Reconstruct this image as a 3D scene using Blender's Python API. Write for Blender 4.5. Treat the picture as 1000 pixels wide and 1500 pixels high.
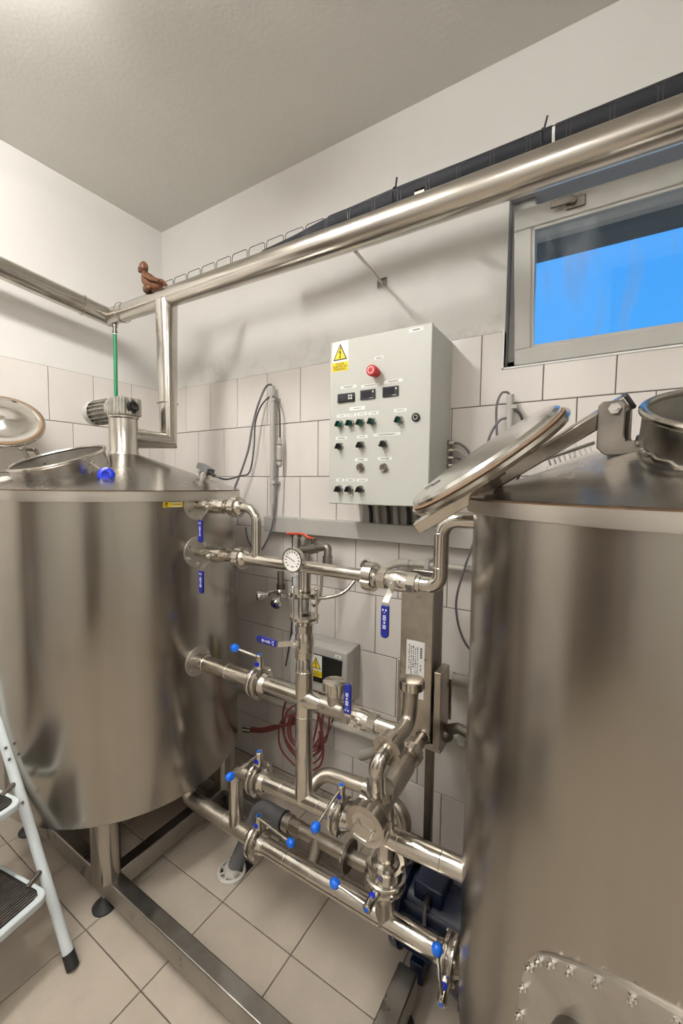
import bpy, bmesh, math, random
from mathutils import Vector as V, Matrix

random.seed(7)
for o in list(bpy.data.objects):
    bpy.data.objects.remove(o, do_unlink=True)
scene = bpy.context.scene
COL = scene.collection

# ------------------------------------------------------------------ camera
def rot(y, p, r):
    Rz = Matrix.Rotation(y, 3, 'Z')
    Rx = Matrix.Rotation(p, 3, 'X')
    base = Matrix(((1, 0, 0), (0, 0, -1), (0, 1, 0)))
    Rr = Matrix.Rotation(r, 3, 'Z')
    return Rz @ Rx @ base @ Rr
cam_data = bpy.data.cameras.new('camera')
cam = bpy.data.objects.new('camera', cam_data)
COL.objects.link(cam)
cam.matrix_world = Matrix.Translation((2.215, -1.55, 1.43)) @ rot(.5599, -.063986, .01127).to_4x4()
cam_data.sensor_fit = 'VERTICAL'
cam_data.sensor_height = 36.0
cam_data.sensor_width = 24.0
cam_data.lens = 608.5 / 1500 * 36.0
cam_data.clip_start = .02
scene.camera = cam

# ------------------------------------------------------------------ sky, exposure
world = bpy.data.worlds.new('sky')
scene.world = world
world.use_nodes = True
wn = world.node_tree
bg = wn.nodes['Background']
tc = wn.nodes.new('ShaderNodeTexCoord')
sp = wn.nodes.new('ShaderNodeSeparateXYZ')
cr = wn.nodes.new('ShaderNodeValToRGB')
mrw = wn.nodes.new('ShaderNodeMapRange')
mrw.inputs['From Min'].default_value = -1; mrw.inputs['From Max'].default_value = 1
cr.color_ramp.elements[0].position = .47
cr.color_ramp.elements[0].color = (.30, .29, .27, 1)
cr.color_ramp.elements[1].position = .96
cr.color_ramp.elements[1].color = (.03, .28, .92, 1)
for p_, c_ in ((.505, (.55, .66, .80, 1)), (.56, (.24, .52, .96, 1)), (.63, (.085, .42, 1.0, 1))):
    e_ = cr.color_ramp.elements.new(p_); e_.color = c_
wn.links.new(tc.outputs['Generated'], sp.inputs[0])
wn.links.new(sp.outputs['Z'], mrw.inputs['Value'])
wn.links.new(mrw.outputs[0], cr.inputs[0])
wn.links.new(cr.outputs[0], bg.inputs['Color'])
bg.inputs['Strength'].default_value = 1.12
scene.view_settings.view_transform = 'Standard'
scene.view_settings.look = 'None'
scene.view_settings.gamma = 1
scene.view_settings.use_curve_mapping = False
scene.view_settings.exposure = 0.0
LAMP_STRENGTH = [158.0, 68.0, 58.0]
LAMP_COLOR = (1.0, .972, .93)
LAMP_SPOTS = [(1.02, -1.60), (1.75, -3.0), (3.2, -2.3)]  # first lights the corner; the other two are unseen battens added as fill

# ------------------------------------------------------------------ materials
MATS = {}
def nodes_of(name):
    m = bpy.data.materials.new(name)
    m.use_nodes = True
    nt = m.node_tree
    return m, nt, nt.nodes['Principled BSDF']

def mat(name, col, metal=0.0, rough=.5, var=0.0, scale=(8, 8, 8), col2=None, bump=0.0, bscale=None,
        rvar=0.0, detail=4.0, emit=0.0, rnd=0.0, coat=0.0, aniso=0.0):
    m, nt, b = nodes_of(name)
    b.inputs['Metallic'].default_value = metal
    b.inputs['Roughness'].default_value = rough
    b.inputs['Base Color'].default_value = (*col, 1)
    if coat: b.inputs['Coat Weight'].default_value = coat
    if aniso: b.inputs['Anisotropic'].default_value = aniso
    L = nt.links.new
    if var or col2 or bump or rvar or rnd:
        tcn = nt.nodes.new('ShaderNodeTexCoord')
        mp = nt.nodes.new('ShaderNodeMapping')
        mp.inputs['Scale'].default_value = scale
        L(tcn.outputs['Object'], mp.inputs['Vector'])
        oi = nt.nodes.new('ShaderNodeObjectInfo')
        if rnd:
            ml = nt.nodes.new('ShaderNodeVectorMath'); ml.operation = 'SCALE'
            ml.inputs[0].default_value = (37, 53, 71)
            L(oi.outputs['Random'], ml.inputs['Scale'])
            L(ml.outputs[0], mp.inputs['Location'])
        nz = nt.nodes.new('ShaderNodeTexNoise')
        nz.inputs['Scale'].default_value = 1.0
        nz.inputs['Detail'].default_value = detail
        nz.inputs['Roughness'].default_value = .6
        L(mp.outputs[0], nz.inputs['Vector'])
        ramp = nt.nodes.new('ShaderNodeValToRGB')
        ramp.color_ramp.elements[0].position = .32
        ramp.color_ramp.elements[1].position = .68
        c2 = col2 if col2 else tuple(max(0, c * (1 - var)) for c in col)
        ramp.color_ramp.elements[0].color = (*c2, 1)
        ramp.color_ramp.elements[1].color = (*col, 1)
        L(nz.outputs['Fac'], ramp.inputs[0])
        last = ramp.outputs[0]
        if rnd:
            mx = nt.nodes.new('ShaderNodeMix'); mx.data_type = 'RGBA'; mx.blend_type = 'MULTIPLY'
            mr = nt.nodes.new('ShaderNodeMapRange')
            mr.inputs['To Min'].default_value = 1 - rnd; mr.inputs['To Max'].default_value = 1.0
            L(oi.outputs['Random'], mr.inputs['Value'])
            cc = nt.nodes.new('ShaderNodeCombineColor')
            for k in range(3): L(mr.outputs[0], cc.inputs[k])
            mx.inputs['Factor'].default_value = 1
            L(last, mx.inputs['A']); L(cc.outputs[0], mx.inputs['B'])
            last = mx.outputs['Result']
        L(last, b.inputs['Base Color'])
        if rvar:
            mr2 = nt.nodes.new('ShaderNodeMapRange')
            mr2.inputs['From Min'].default_value = .3; mr2.inputs['From Max'].default_value = .7
            mr2.inputs['To Min'].default_value = max(.02, rough - rvar); mr2.inputs['To Max'].default_value = min(1, rough + rvar)
            L(nz.outputs['Fac'], mr2.inputs['Value']); L(mr2.outputs[0], b.inputs['Roughness'])
        if bump:
            nb = nz
            if bscale:
                mpb = nt.nodes.new('ShaderNodeMapping'); mpb.inputs['Scale'].default_value = bscale
                L(tcn.outputs['Object'], mpb.inputs['Vector'])
                nb = nt.nodes.new('ShaderNodeTexNoise'); nb.inputs['Scale'].default_value = 1.0
                nb.inputs['Detail'].default_value = 3
                L(mpb.outputs[0], nb.inputs['Vector'])
            bp = nt.nodes.new('ShaderNodeBump')
            bp.inputs['Strength'].default_value = 1.0
            bp.inputs['Distance'].default_value = bump
            L(nb.outputs['Fac'], bp.inputs['Height'])
            L(bp.outputs[0], b.inputs['Normal'])
    if emit:
        b.inputs['Emission Color'].default_value = (*col, 1)
        b.inputs['Emission Strength'].default_value = emit
    MATS[name] = m
    return m

mat('plaster', (.80, .785, .755), 0, .85, .07, (1.6, 1.6, 1.6), bump=.0008, bscale=(60, 60, 60), detail=6)
mat('plaster_ceiling', (.70, .685, .64), 0, .9, .06, (1.2, 1.2, 1.2), bump=.0009, bscale=(70, 70, 70), detail=6)
mat('wall_tile', (.80, .755, .715), 0, .22, .07, (5, 5, 3), rnd=.05, detail=5, bump=.0006, bscale=(9, 9, 9))
mat('grout', (.20, .165, .155), 0, .9, .2, (30, 30, 30))
mat('floor_tile', (.50, .435, .36), 0, .38, .14, (9, 9, 9), rnd=.06, detail=6, rvar=.08, bump=.0004, bscale=(120, 120, 120))
mat('floor_grout', (.10, .085, .07), 0, .95, .3, (40, 40, 40))
mat('steel_rim', (.62, .585, .535), 1, .36, .12, (3, 3, 60), rvar=.05)
mat('steel_plate', (.60, .57, .52), 1, .5, .25, (16, 16, 16), rvar=.1, detail=6)
mat('steel_tank', (.43, .402, .360), 1, .23, .09, (14, 14, .5), rvar=.05, detail=3, bump=.0016, bscale=(4.5, 4.5, 1.0))
mat('steel_cone', (.42, .397, .365), 1, .25, .18, (7, 7, 7), rvar=.05, detail=4, bump=.0006, bscale=(4, 4, 4))
mat('steel_pipe', (.64, .60, .535), 1, .20, .14, (18, 18, 18), rvar=.07, detail=4)
mat('steel_duct', (.62, .585, .53), 1, .23, .16, (4, 20, 20), rvar=.04, detail=3)
mat('steel_dull', (.58, .53, .46), 1, .35, .28, (22, 22, 22), rvar=.1, detail=6)
mat('steel_bright', (.78, .76, .72), 1, .16, .08, (20, 20, 20), rvar=.05)
mat('steel_dark', (.26, .235, .205), 1, .42, .3, (25, 25, 25), rvar=.1)
mat('steel_beam', (.44, .42, .39), 1, .34, .30, (10, 10, 10), rvar=.1, detail=6)
mat('chrome', (.86, .86, .85), 1, .07)
mat('gasket', (.27, .17, .10), 0, .6, .3, (20, 20, 20))
mat('rubber', (.012, .012, .013), 0, .55)
mat('black_plastic', (.014, .014, .016), 0, .32)
mat('black_foam', (.018, .020, .028), 0, .75, .3, (20, 20, 20))
mat('cabinet_paint', (.56, .565, .525), 0, .42, .03, (6, 6, 6), bump=.0003, bscale=(200, 200, 200))
mat('white_plastic', (.70, .70, .68), 0, .4, .08, (9, 9, 9))
mat('label_white', (.86, .86, .84), 0, .5)
mat('grey_plastic', (.50, .485, .455), 0, .42, .12, (9, 9, 9))
mat('grey_pvc', (.14, .14, .145), 0, .5, .2, (20, 20, 20))
mat('beige_pvc', (.47, .45, .39), 0, .45, .12, (12, 12, 12))
mat('blue_grip', (.006, .016, .24), 0, .38)
mat('blue_knob', (.004, .13, .72), 0, .22)
mat('blue_wheel', (.004, .025, .50), 0, .25)
mat('red_plastic', (.52, .022, .022), 0, .35)
mat('red_lever', (.60, .075, .035), 0, .4)
mat('red_cable', (.20, .045, .042), 0, .5)
mat('yellow', (.90, .68, .015), 0, .5)
mat('ink', (.012, .012, .012), 0, .6)
mat('ink_grey', (.10, .10, .10), 0, .6)
mat('print_white', (.65, .66, .80), 0, .5)
mat('green_hose', (.012, .21, .085), 0, .28)
mat('green_lens', (.0, .09, .055), 0, .15)
mat('grey_cable', (.15, .14, .15), 0, .45)
mat('black_cable', (.03, .028, .032), 0, .45)
mat('clay', (.20, .072, .024), 0, .42, .4, (50, 50, 50), col2=(.05, .02, .01), bump=.002, bscale=(90, 90, 90))
mat('motor_paint', (.40, .38, .33), 0, .42, .5, (24, 24, 24), detail=6)
mat('navy_paint', (.006, .015, .052), 0, .35, .3, (20, 20, 20))
mat('cast_steel', (.40, .375, .33), 1, .45, .3, (30, 30, 30))
mat('ladder_paint', (.66, .72, .74), 0, .32, .05, (12, 12, 12))
mat('window_paint', (.62, .61, .575), 0, .4, .08, (8, 8, 8))
mat('reveal_paint', (.60, .59, .57), 0, .8, .08, (6, 6, 6))
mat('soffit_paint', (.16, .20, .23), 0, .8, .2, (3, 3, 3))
mat('dial_face', (.84, .83, .80), 0, .4)
mat('dark_glass', (.012, .014, .012), 0, .22)
mat('screen', (.015, .015, .022), 0, .12)
mat('drain_plastic', (.62, .60, .54), 0, .5, .2, (30, 30, 30))
mat('added_door_dark', (.10, .07, .045), 0, .5, .3, (4, 4, 20))
mat('dust_grey', (.46, .44, .40), 0, .6, .25, (30, 30, 30))
mat('lamp_body', (.8, .8, .8), 0, .5)
for i, st_ in enumerate(LAMP_STRENGTH):
    m, nt, b = nodes_of('lamp_tube_%d' % i)
    b.inputs['Base Color'].default_value = (.9, .9, .9, 1)
    b.inputs['Emission Color'].default_value = (*LAMP_COLOR, 1)
    b.inputs['Emission Strength'].default_value = st_
    MATS['lamp_tube_%d' % i] = m
m = MATS['plaster'].copy(); m.name = 'plaster_stained'
nt = m.node_tree; L = nt.links.new
b = nt.nodes['Principled BSDF']
src = b.inputs['Base Color'].links[0].from_socket
ge = nt.nodes.new('ShaderNodeNewGeometry'); sx_ = nt.nodes.new('ShaderNodeSeparateXYZ'); L(ge.outputs['Position'], sx_.inputs[0])
mz = nt.nodes.new('ShaderNodeMapRange'); mz.inputs['From Min'].default_value = 2.16; mz.inputs['From Max'].default_value = 1.97
L(sx_.outputs['Z'], mz.inputs['Value'])
ns = nt.nodes.new('ShaderNodeTexNoise'); ns.inputs['Scale'].default_value = 5.5; ns.inputs['Detail'].default_value = 6; ns.inputs['Roughness'].default_value = .65
L(ge.outputs['Position'], ns.inputs['Vector'])
mn = nt.nodes.new('ShaderNodeMapRange'); mn.inputs['From Min'].default_value = .48; mn.inputs['From Max'].default_value = .72; mn.inputs['To Max'].default_value = .75
L(ns.outputs['Fac'], mn.inputs['Value'])
mu = nt.nodes.new('ShaderNodeMath'); mu.operation = 'MULTIPLY'; L(mz.outputs[0], mu.inputs[0]); L(mn.outputs[0], mu.inputs[1])
mi = nt.nodes.new('ShaderNodeMix'); mi.data_type = 'RGBA'; L(mu.outputs[0], mi.inputs['Factor']); L(src, mi.inputs['A']); mi.inputs['B'].default_value = (.40, .39, .36, 1)
L(mi.outputs['Result'], b.inputs['Base Color'])
MATS['plaster_stained'] = m
# window glass: mostly clear with a mirror-like film and rain streaks
m, nt, b = nodes_of('pane_glass')
out = nt.nodes['Material Output']
tr = nt.nodes.new('ShaderNodeBsdfTransparent'); tr.inputs[0].default_value = (.92, .95, .96, 1)
gl = nt.nodes.new('ShaderNodeBsdfGlossy'); gl.inputs['Roughness'].default_value = .03
df = nt.nodes.new('ShaderNodeBsdfDiffuse'); df.inputs[0].default_value = (.7, .75, .8, 1)
fr = nt.nodes.new('ShaderNodeFresnel'); fr.inputs[0].default_value = 1.4
m1 = nt.nodes.new('ShaderNodeMixShader'); m2 = nt.nodes.new('ShaderNodeMixShader')
tcn = nt.nodes.new('ShaderNodeTexCoord'); mp = nt.nodes.new('ShaderNodeMapping')
mp.inputs['Scale'].default_value = (16, 16, 1.2)
nz = nt.nodes.new('ShaderNodeTexNoise'); nz.inputs['Scale'].default_value = 1; nz.inputs['Detail'].default_value = 6
rp = nt.nodes.new('ShaderNodeMapRange')
rp.inputs['From Min'].default_value = .52; rp.inputs['From Max'].default_value = .8
rp.inputs['To Min'].default_value = 0; rp.inputs['To Max'].default_value = .22
L = nt.links.new
L(tcn.outputs['Object'], mp.inputs[0]); L(mp.outputs[0], nz.inputs['Vector']); L(nz.outputs['Fac'], rp.inputs[0])
L(fr.outputs[0], m1.inputs[0]); L(tr.outputs[0], m1.inputs[1]); L(gl.outputs[0], m1.inputs[2])
L(rp.outputs[0], m2.inputs[0]); L(m1.outputs[0], m2.inputs[1]); L(df.outputs[0], m2.inputs[2])
L(m2.outputs[0], out.inputs['Surface'])
MATS['pane_glass'] = m
m, nt, b = nodes_of('clear_glass')
b.inputs['Transmission Weight'].default_value = 1; b.inputs['Roughness'].default_value = .02
b.inputs['IOR'].default_value = 1.15
MATS['clear_glass'] = m

# ------------------------------------------------------------------ geometry helpers
def perp(d):
    d = V(d).normalized()
    a = V((0, 0, 1)) if abs(d.z) < .9 else V((1, 0, 0))
    x = d.cross(a).normalized()
    return x, d.cross(x).normalized()

def rpath(pts, rad, seg=8):
    """polyline with its inner corners rounded to the given radius"""
    pts = [V(p) for p in pts]
    out = [pts[0]]
    for i in range(1, len(pts) - 1):
        a, b, c = pts[i - 1], pts[i], pts[i + 1]
        u, w = (a - b), (c - b)
        lu, lw = u.length, w.length
        u.normalize(); w.normalize()
        ang = u.angle(w)
        if ang > math.pi - .02:
            out.append(b); continue
        t = min(rad / math.tan(ang / 2), lu * .49, lw * .49)
        r = t * math.tan(ang / 2)
        p0, p1 = b + u * t, b + w * t
        cen = b + (u + w).normalized() * (r / math.sin(ang / 2))
        v0, v1 = p0 - cen, p1 - cen
        tot = v0.angle(v1)
        ax = v0.cross(v1).normalized()
        for k in range(seg + 1):
            out.append(cen + Matrix.Rotation(tot * k / seg, 3, ax) @ v0)
    out.append(pts[-1])
    return out

def spline(pts, n=8):
    """Catmull-Rom curve through the points"""
    p = [V(q) for q in pts]
    p = [p[0] * 2 - p[1]] + p + [p[-1] * 2 - p[-2]]
    out = []
    for i in range(1, len(p) - 2):
        for k in range(n):
            t = k / n
            out.append(.5 * ((2 * p[i]) + (p[i + 1] - p[i - 1]) * t + (2 * p[i - 1] - 5 * p[i] + 4 * p[i + 1] - p[i + 2]) * t * t
                             + (-p[i - 1] + 3 * p[i] - 3 * p[i + 1] + p[i + 2]) * t ** 3))
    out.append(p[-2])
    return out

ROOT = {}
class MB:
    def __init__(s, T=None):
        s.v = []; s.f = []; s.T = T
    def add(s, vs, fs):
        o = len(s.v)
        if s.T is not None:
            vs = [s.T @ V(q) for q in vs]
        s.v += [V(q) for q in vs]
        s.f += [tuple(i + o for i in f) for f in fs]
        return s
    def cyl(s, p0, p1, r0, r1=None, n=24, caps=True):
        p0, p1 = V(p0), V(p1)
        r1 = r0 if r1 is None else r1
        x, y = perp(p1 - p0)
        vs = []
        for p, r in ((p0, r0), (p1, r1)):
            for k in range(n):
                a = 2 * math.pi * k / n
                vs.append(p + x * (r * math.cos(a)) + y * (r * math.sin(a)))
        fs = [(k, (k + 1) % n, n + (k + 1) % n, n + k) for k in range(n)]
        if caps:
            fs += [tuple(range(n - 1, -1, -1)), tuple(range(n, 2 * n))]
        return s.add(vs, fs)
    def tube(s, pts, r, n=12, caps=True, closed=False, radii=None):
        pts = [V(p) for p in pts]
        m = len(pts)
        tan = []
        for i in range(m):
            if closed: t = pts[(i + 1) % m] - pts[i - 1]
            elif i == 0: t = pts[1] - pts[0]
            elif i == m - 1: t = pts[-1] - pts[-2]
            else: t = (pts[i + 1] - pts[i]).normalized() + (pts[i] - pts[i - 1]).normalized()
            tan.append(t.normalized())
        x, y = perp(tan[0])
        vs = []
        for i in range(m):
            if i:
                q = tan[i - 1].rotation_difference(tan[i])
                x = q @ x
                x = (x - tan[i] * x.dot(tan[i])).normalized()
            y = tan[i].cross(x)
            rr = radii[i] if radii else r
            for k in range(n):
                a = 2 * math.pi * k / n
                vs.append(pts[i] + x * (rr * math.cos(a)) + y * (rr * math.sin(a)))
        fs = []
        for i in range(m if closed else m - 1):
            j = (i + 1) % m
            for k in range(n):
                fs.append((i * n + k, i * n + (k + 1) % n, j * n + (k + 1) % n, j * n + k))
        if caps and not closed:
            fs += [tuple(range(n - 1, -1, -1)), tuple(range((m - 1) * n, m * n))]
        return s.add(vs, fs)
    def ring(s, c, axis, R, r, n=48, k=8):
        c = V(c); x, y = perp(axis)
        return s.tube([c + x * (R * math.cos(2 * math.pi * i / n)) + y * (R * math.sin(2 * math.pi * i / n)) for i in range(n)], r, k, closed=True)
    def box(s, lo, hi):
        (a, b, c), (d, e, f) = lo, hi
        vs = [(a, b, c), (d, b, c), (d, e, c), (a, e, c), (a, b, f), (d, b, f), (d, e, f), (a, e, f)]
        return s.add(vs, [(0, 3, 2, 1), (4, 5, 6, 7), (0, 1, 5, 4), (1, 2, 6, 5), (2, 3, 7, 6), (3, 0, 4, 7)])
    def obox(s, c, x, y, sx, sy, sz):
        """box centred at c, x and y its directions"""
        x = V(x).normalized(); y = V(y); y = (y - x * y.dot(x)).normalized(); z = x.cross(y)
        c = V(c)
        vs = [c + x * (a * sx / 2) + y * (b * sy / 2) + z * (d * sz / 2) for d in (-1, 1) for a, b in ((-1, -1), (1, -1), (1, 1), (-1, 1))]
        return s.add(vs, [(0, 3, 2, 1), (4, 5, 6, 7), (0, 1, 5, 4), (1, 2, 6, 5), (2, 3, 7, 6), (3, 0, 4, 7)])
    def beam(s, p0, p1, w, h, up=(0, 0, 1)):
        p0, p1 = V(p0), V(p1)
        d = (p1 - p0)
        up = V(up); side = d.cross(up).normalized()
        return s.obox((p0 + p1) / 2, d, side, d.length, w, h)
    def lathe(s, prof, o=(0, 0, 0), axis=(0, 0, 1), n=32, caps=False):
        o = V(o); ax = V(axis).normalized(); x, y = perp(ax)
        vs = []
        for r, h in prof:
            for k in range(n):
                a = 2 * math.pi * k / n
                vs.append(o + ax * h + x * (r * math.cos(a)) + y * (r * math.sin(a)))
        fs = []
        for i in range(len(prof) - 1):
            for k in range(n):
                fs.append((i * n + k, i * n + (k + 1) % n, (i + 1) * n + (k + 1) % n, (i + 1) * n + k))
        if caps:
            m = len(prof)
            fs += [tuple(range(n - 1, -1, -1)), tuple(range((m - 1) * n, m * n))]
        return s.add(vs, fs)
    def sphere(s, c, r, sc=(1, 1, 1), n=16, m=10):
        c = V(c)
        vs = [c + V((0, 0, r * sc[2]))]
        for i in range(1, m):
            t = math.pi * i / m
            for k in range(n):
                a = 2 * math.pi * k / n
                vs.append(c + V((r * sc[0] * math.sin(t) * math.cos(a), r * sc[1] * math.sin(t) * math.sin(a), r * sc[2] * math.cos(t))))
        vs.append(c - V((0, 0, r * sc[2])))
        fs = [(0, 1 + k, 1 + (k + 1) % n) for k in range(n)]
        for i in range(m - 2):
            for k in range(n):
                fs.append((1 + i * n + k, 1 + (i + 1) * n + k, 1 + (i + 1) * n + (k + 1) % n, 1 + i * n + (k + 1) % n))
        l = len(vs) - 1
        fs += [(l, 1 + (m - 2) * n + (k + 1) % n, 1 + (m - 2) * n + k) for k in range(n)]
        return s.add(vs, fs)
    def prism(s, poly, o, x, y, t):
        """polygon in the plane o,x,y pushed out by t along x cross y"""
        o, x, y = V(o), V(x).normalized(), V(y).normalized()
        z = x.cross(y) * t
        n = len(poly)
        vs = [o + x * a + y * b for a, b in poly] + [o + x * a + y * b + z for a, b in poly]
        fs = [tuple(range(n - 1, -1, -1)), tuple(range(n, 2 * n))]
        fs += [(k, (k + 1) % n, n + (k + 1) % n, n + k) for k in range(n)]
        return s.add(vs, fs)
    def mesh(s, name, mt, loc, smooth=True, ang=35):
        me = bpy.data.meshes.new(name)
        me.from_pydata([tuple(q - loc) for q in s.v], [], s.f)
        me.materials.append(MATS[mt])
        bm = bmesh.new(); bm.from_mesh(me)
        bmesh.ops.recalc_face_normals(bm, faces=bm.faces)
        bm.to_mesh(me); bm.free()
        if smooth:
            for p in me.polygons: p.use_smooth = True
            me.set_sharp_from_angle(angle=math.radians(ang))
        me.update()
        return me
    def build(s, name, mt, parent=None, bevel=0, smooth=True, label=None, loc=None, ang=35, seg=2):
        if parent is not None:
            loc = ROOT[parent.name]
        elif loc is None:
            zs = [q.z for q in s.v]
            loc = V((sum(q.x for q in s.v) / len(s.v), sum(q.y for q in s.v) / len(s.v), min(zs)))
        else:
            loc = V(loc)
        o = bpy.data.objects.new(name, s.mesh(name, mt, loc, smooth, ang))
        COL.objects.link(o)
        if parent is not None: o.parent = parent
        else: o.location = loc
        ROOT[o.name] = loc
        if bevel:
            md = o.modifiers.new('bevel', 'BEVEL'); md.width = bevel; md.segments = seg
            md.limit_method = 'ANGLE'; md.angle_limit = math.radians(40)
        if label: o['label'] = label
        return o

def thing(name, label, cat, loc, group=None):
    o = bpy.data.objects.new(name, None)
    o.empty_display_size = .05
    COL.objects.link(o)
    o.location = loc
    ROOT[o.name] = V(loc)
    o['label'] = label; o['category'] = cat
    if group: o['group'] = group
    return o

def tag(o, label, cat, group=None):
    o['label'] = label; o['category'] = cat
    if group: o['group'] = group
    return o

def struct(o):
    o['kind'] = 'structure'
    return o

def lettering(body, size, o, x, y, mt, parent, name='lettering', align='CENTER'):
    cu = bpy.data.curves.new('t', 'FONT')
    cu.body = body; cu.size = size; cu.align_x = align; cu.align_y = 'CENTER'
    cu.resolution_u = 2; cu.extrude = .0002
    ob = bpy.data.objects.new('t', cu)
    COL.objects.link(ob)
    bpy.context.view_layer.update()
    me = bpy.data.meshes.new_from_object(ob.evaluated_get(bpy.context.evaluated_depsgraph_get()))
    bpy.data.objects.remove(ob)
    x = V(x).normalized(); y = V(y).normalized(); z = x.cross(y)
    M = Matrix((x, y, z)).transposed().to_4x4()
    M.translation = V(o) - ROOT[parent.name]
    me.transform(M)
    me.materials.clear(); me.materials.append(MATS[mt])
    t = bpy.data.objects.new(name, me)
    COL.objects.link(t); t.parent = parent
    ROOT[t.name] = ROOT[parent.name]
    return t

def hexa(mb, p0, p1, r):
    return mb.cyl(p0, p1, r, n=6)

X, Yd, Z = V((1, 0, 0)), V((0, 1, 0)), V((0, 0, 1))

# ================================================================== THE ROOM
RX, RY, H = 4.2, -3.8, 2.866
WX0, WX1, WZ0, WZ1 = 1.905, 2.90, 1.843, 2.418       # window opening
TT = 1.969                                          # top of the tiling
f = struct(MB().box((-.1, RY - .1, -.08), (RX + .1, .1, -.004)).build('floor', 'floor_grout', smooth=False, loc=(2, -2, 0)))
struct(MB().box((-.1, RY - .1, H), (RX + .1, .45, H + .1)).build('ceiling', 'plaster_ceiling', smooth=False, loc=(2, -2, H)))
wb = MB()
wb.box((-.1, 0, -.05), (WX0, .35, H)).box((WX1, 0, -.05), (RX + .1, .35, H))
wb.box((WX0, 0, -.05), (WX1, .35, WZ0)).box((WX0, 0, WZ1), (WX1, .35, H))
wall_back = struct(wb.build('wall_back', 'reveal_paint', smooth=False, loc=(2, 0, 0)))
pl = MB()
pl.box((0, -.006, TT), (WX0, 0, H)).box((WX1, -.006, TT), (RX, 0, H)).box((WX0, -.006, WZ1), (WX1, 0, H))
pl.build('plaster_coat', 'plaster_stained', wall_back, smooth=False)
gb = MB()
gb.box((0, -.005, 0), (WX0, 0, TT)).box((WX1, -.005, 0), (RX, 0, TT)).box((WX0, -.005, 0), (WX1, 0, WZ0))
gb.build('grout_bed', 'grout', wall_back, smooth=False)
wall_left = struct(MB().box((-.1, RY, -.05), (0, 0, H)).build('wall_left', 'plaster', smooth=False, loc=(0, -2, 0)))
MB().box((0, RY, TT), (.006, 0, H)).build('plaster_coat', 'plaster', wall_left, smooth=False)
MB().box((0, RY, 0), (.005, 0, TT)).build('grout_bed', 'grout', wall_left, smooth=False)
wall_right = struct(MB().box((RX, RY, -.05), (RX + .1, 0, H)).build('wall_right', 'plaster', smooth=False, loc=(RX, -2, 0)))
wall_front = struct(MB().box((-.1, RY - .1, -.05), (RX + .1, RY, H)).build('wall_front', 'plaster', smooth=False, loc=(2, RY, 0)))
dr = struct(MB().box((2.2, RY, 0), (3.15, RY + .04, 2.05)).build('added_door_1', 'added_door_dark', smooth=False, loc=(2.7, RY, 0)))  # unseen door, added to give the tanks something dark to reflect
dh = MB(); dh.cyl((2.3, RY + .04, 1.05), (2.3, RY + .09, 1.05), .01).cyl((2.3, RY + .085, 1.05), (2.42, RY + .085, 1.05), .009)
dh.build('added_door_handle', 'steel_pipe', dr)
for i, (lo, hi) in enumerate([((2.12, RY, 0), (2.2, RY + .05, 2.13)), ((3.15, RY, 0), (3.23, RY + .05, 2.13)), ((2.2, RY, 2.05), (3.15, RY + .05, 2.13))]):
    MB().box(lo, hi).build('added_door_frame', 'window_paint', dr, smooth=False)

d2_ = struct(MB().box((0, -3.0, 0), (.05, -2.0, 2.1)).build('added_door_2', 'added_door_dark', smooth=False, loc=(0, -2.5, 0)))  # second unseen door, added to darken the left tank's reflection
MB().box((0, -2.0, 0), (.06, -1.93, 2.17)).build('added_door_frame', 'window_paint', d2_, smooth=False)
# ---- tiles
def tile_mesh(poly, name, mt, t=.008, c=.0015):
    """flat tile: outline in x,z, back at y=0, chamfered face at y=-t"""
    n = len(poly)
    cx = sum(p[0] for p in poly) / n; cz = sum(p[1] for p in poly) / n
    ins = []
    for i in range(n):
        a, b_, d = V(poly[i - 1]), V(poly[i]), V(poly[(i + 1) % n])
        e1 = (b_ - a).normalized(); e2 = (d - b_).normalized()
        n1 = V((-e1.y, e1.x)); n2 = V((-e2.y, e2.x))
        k = 1 + n1.dot(n2)
        ins.append(b_ + (n1 + n2) * (c / k))
    vs = [(p[0], 0, p[1]) for p in poly] + [(p[0], -t + c, p[1]) for p in poly] + [(p[0], -t, p[1]) for p in ins]
    fs = []
    for k in range(n):
        j = (k + 1) % n
        fs += [(k, j, n + j, n + k), (n + k, n + j, 2 * n + j, 2 * n + k)]
    fs.append(tuple(range(2 * n, 3 * n)))
    me = bpy.data.meshes.new(name)
    me.from_pydata(vs, [], fs); me.materials.append(MATS[mt]); me.update()
    return me

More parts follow.
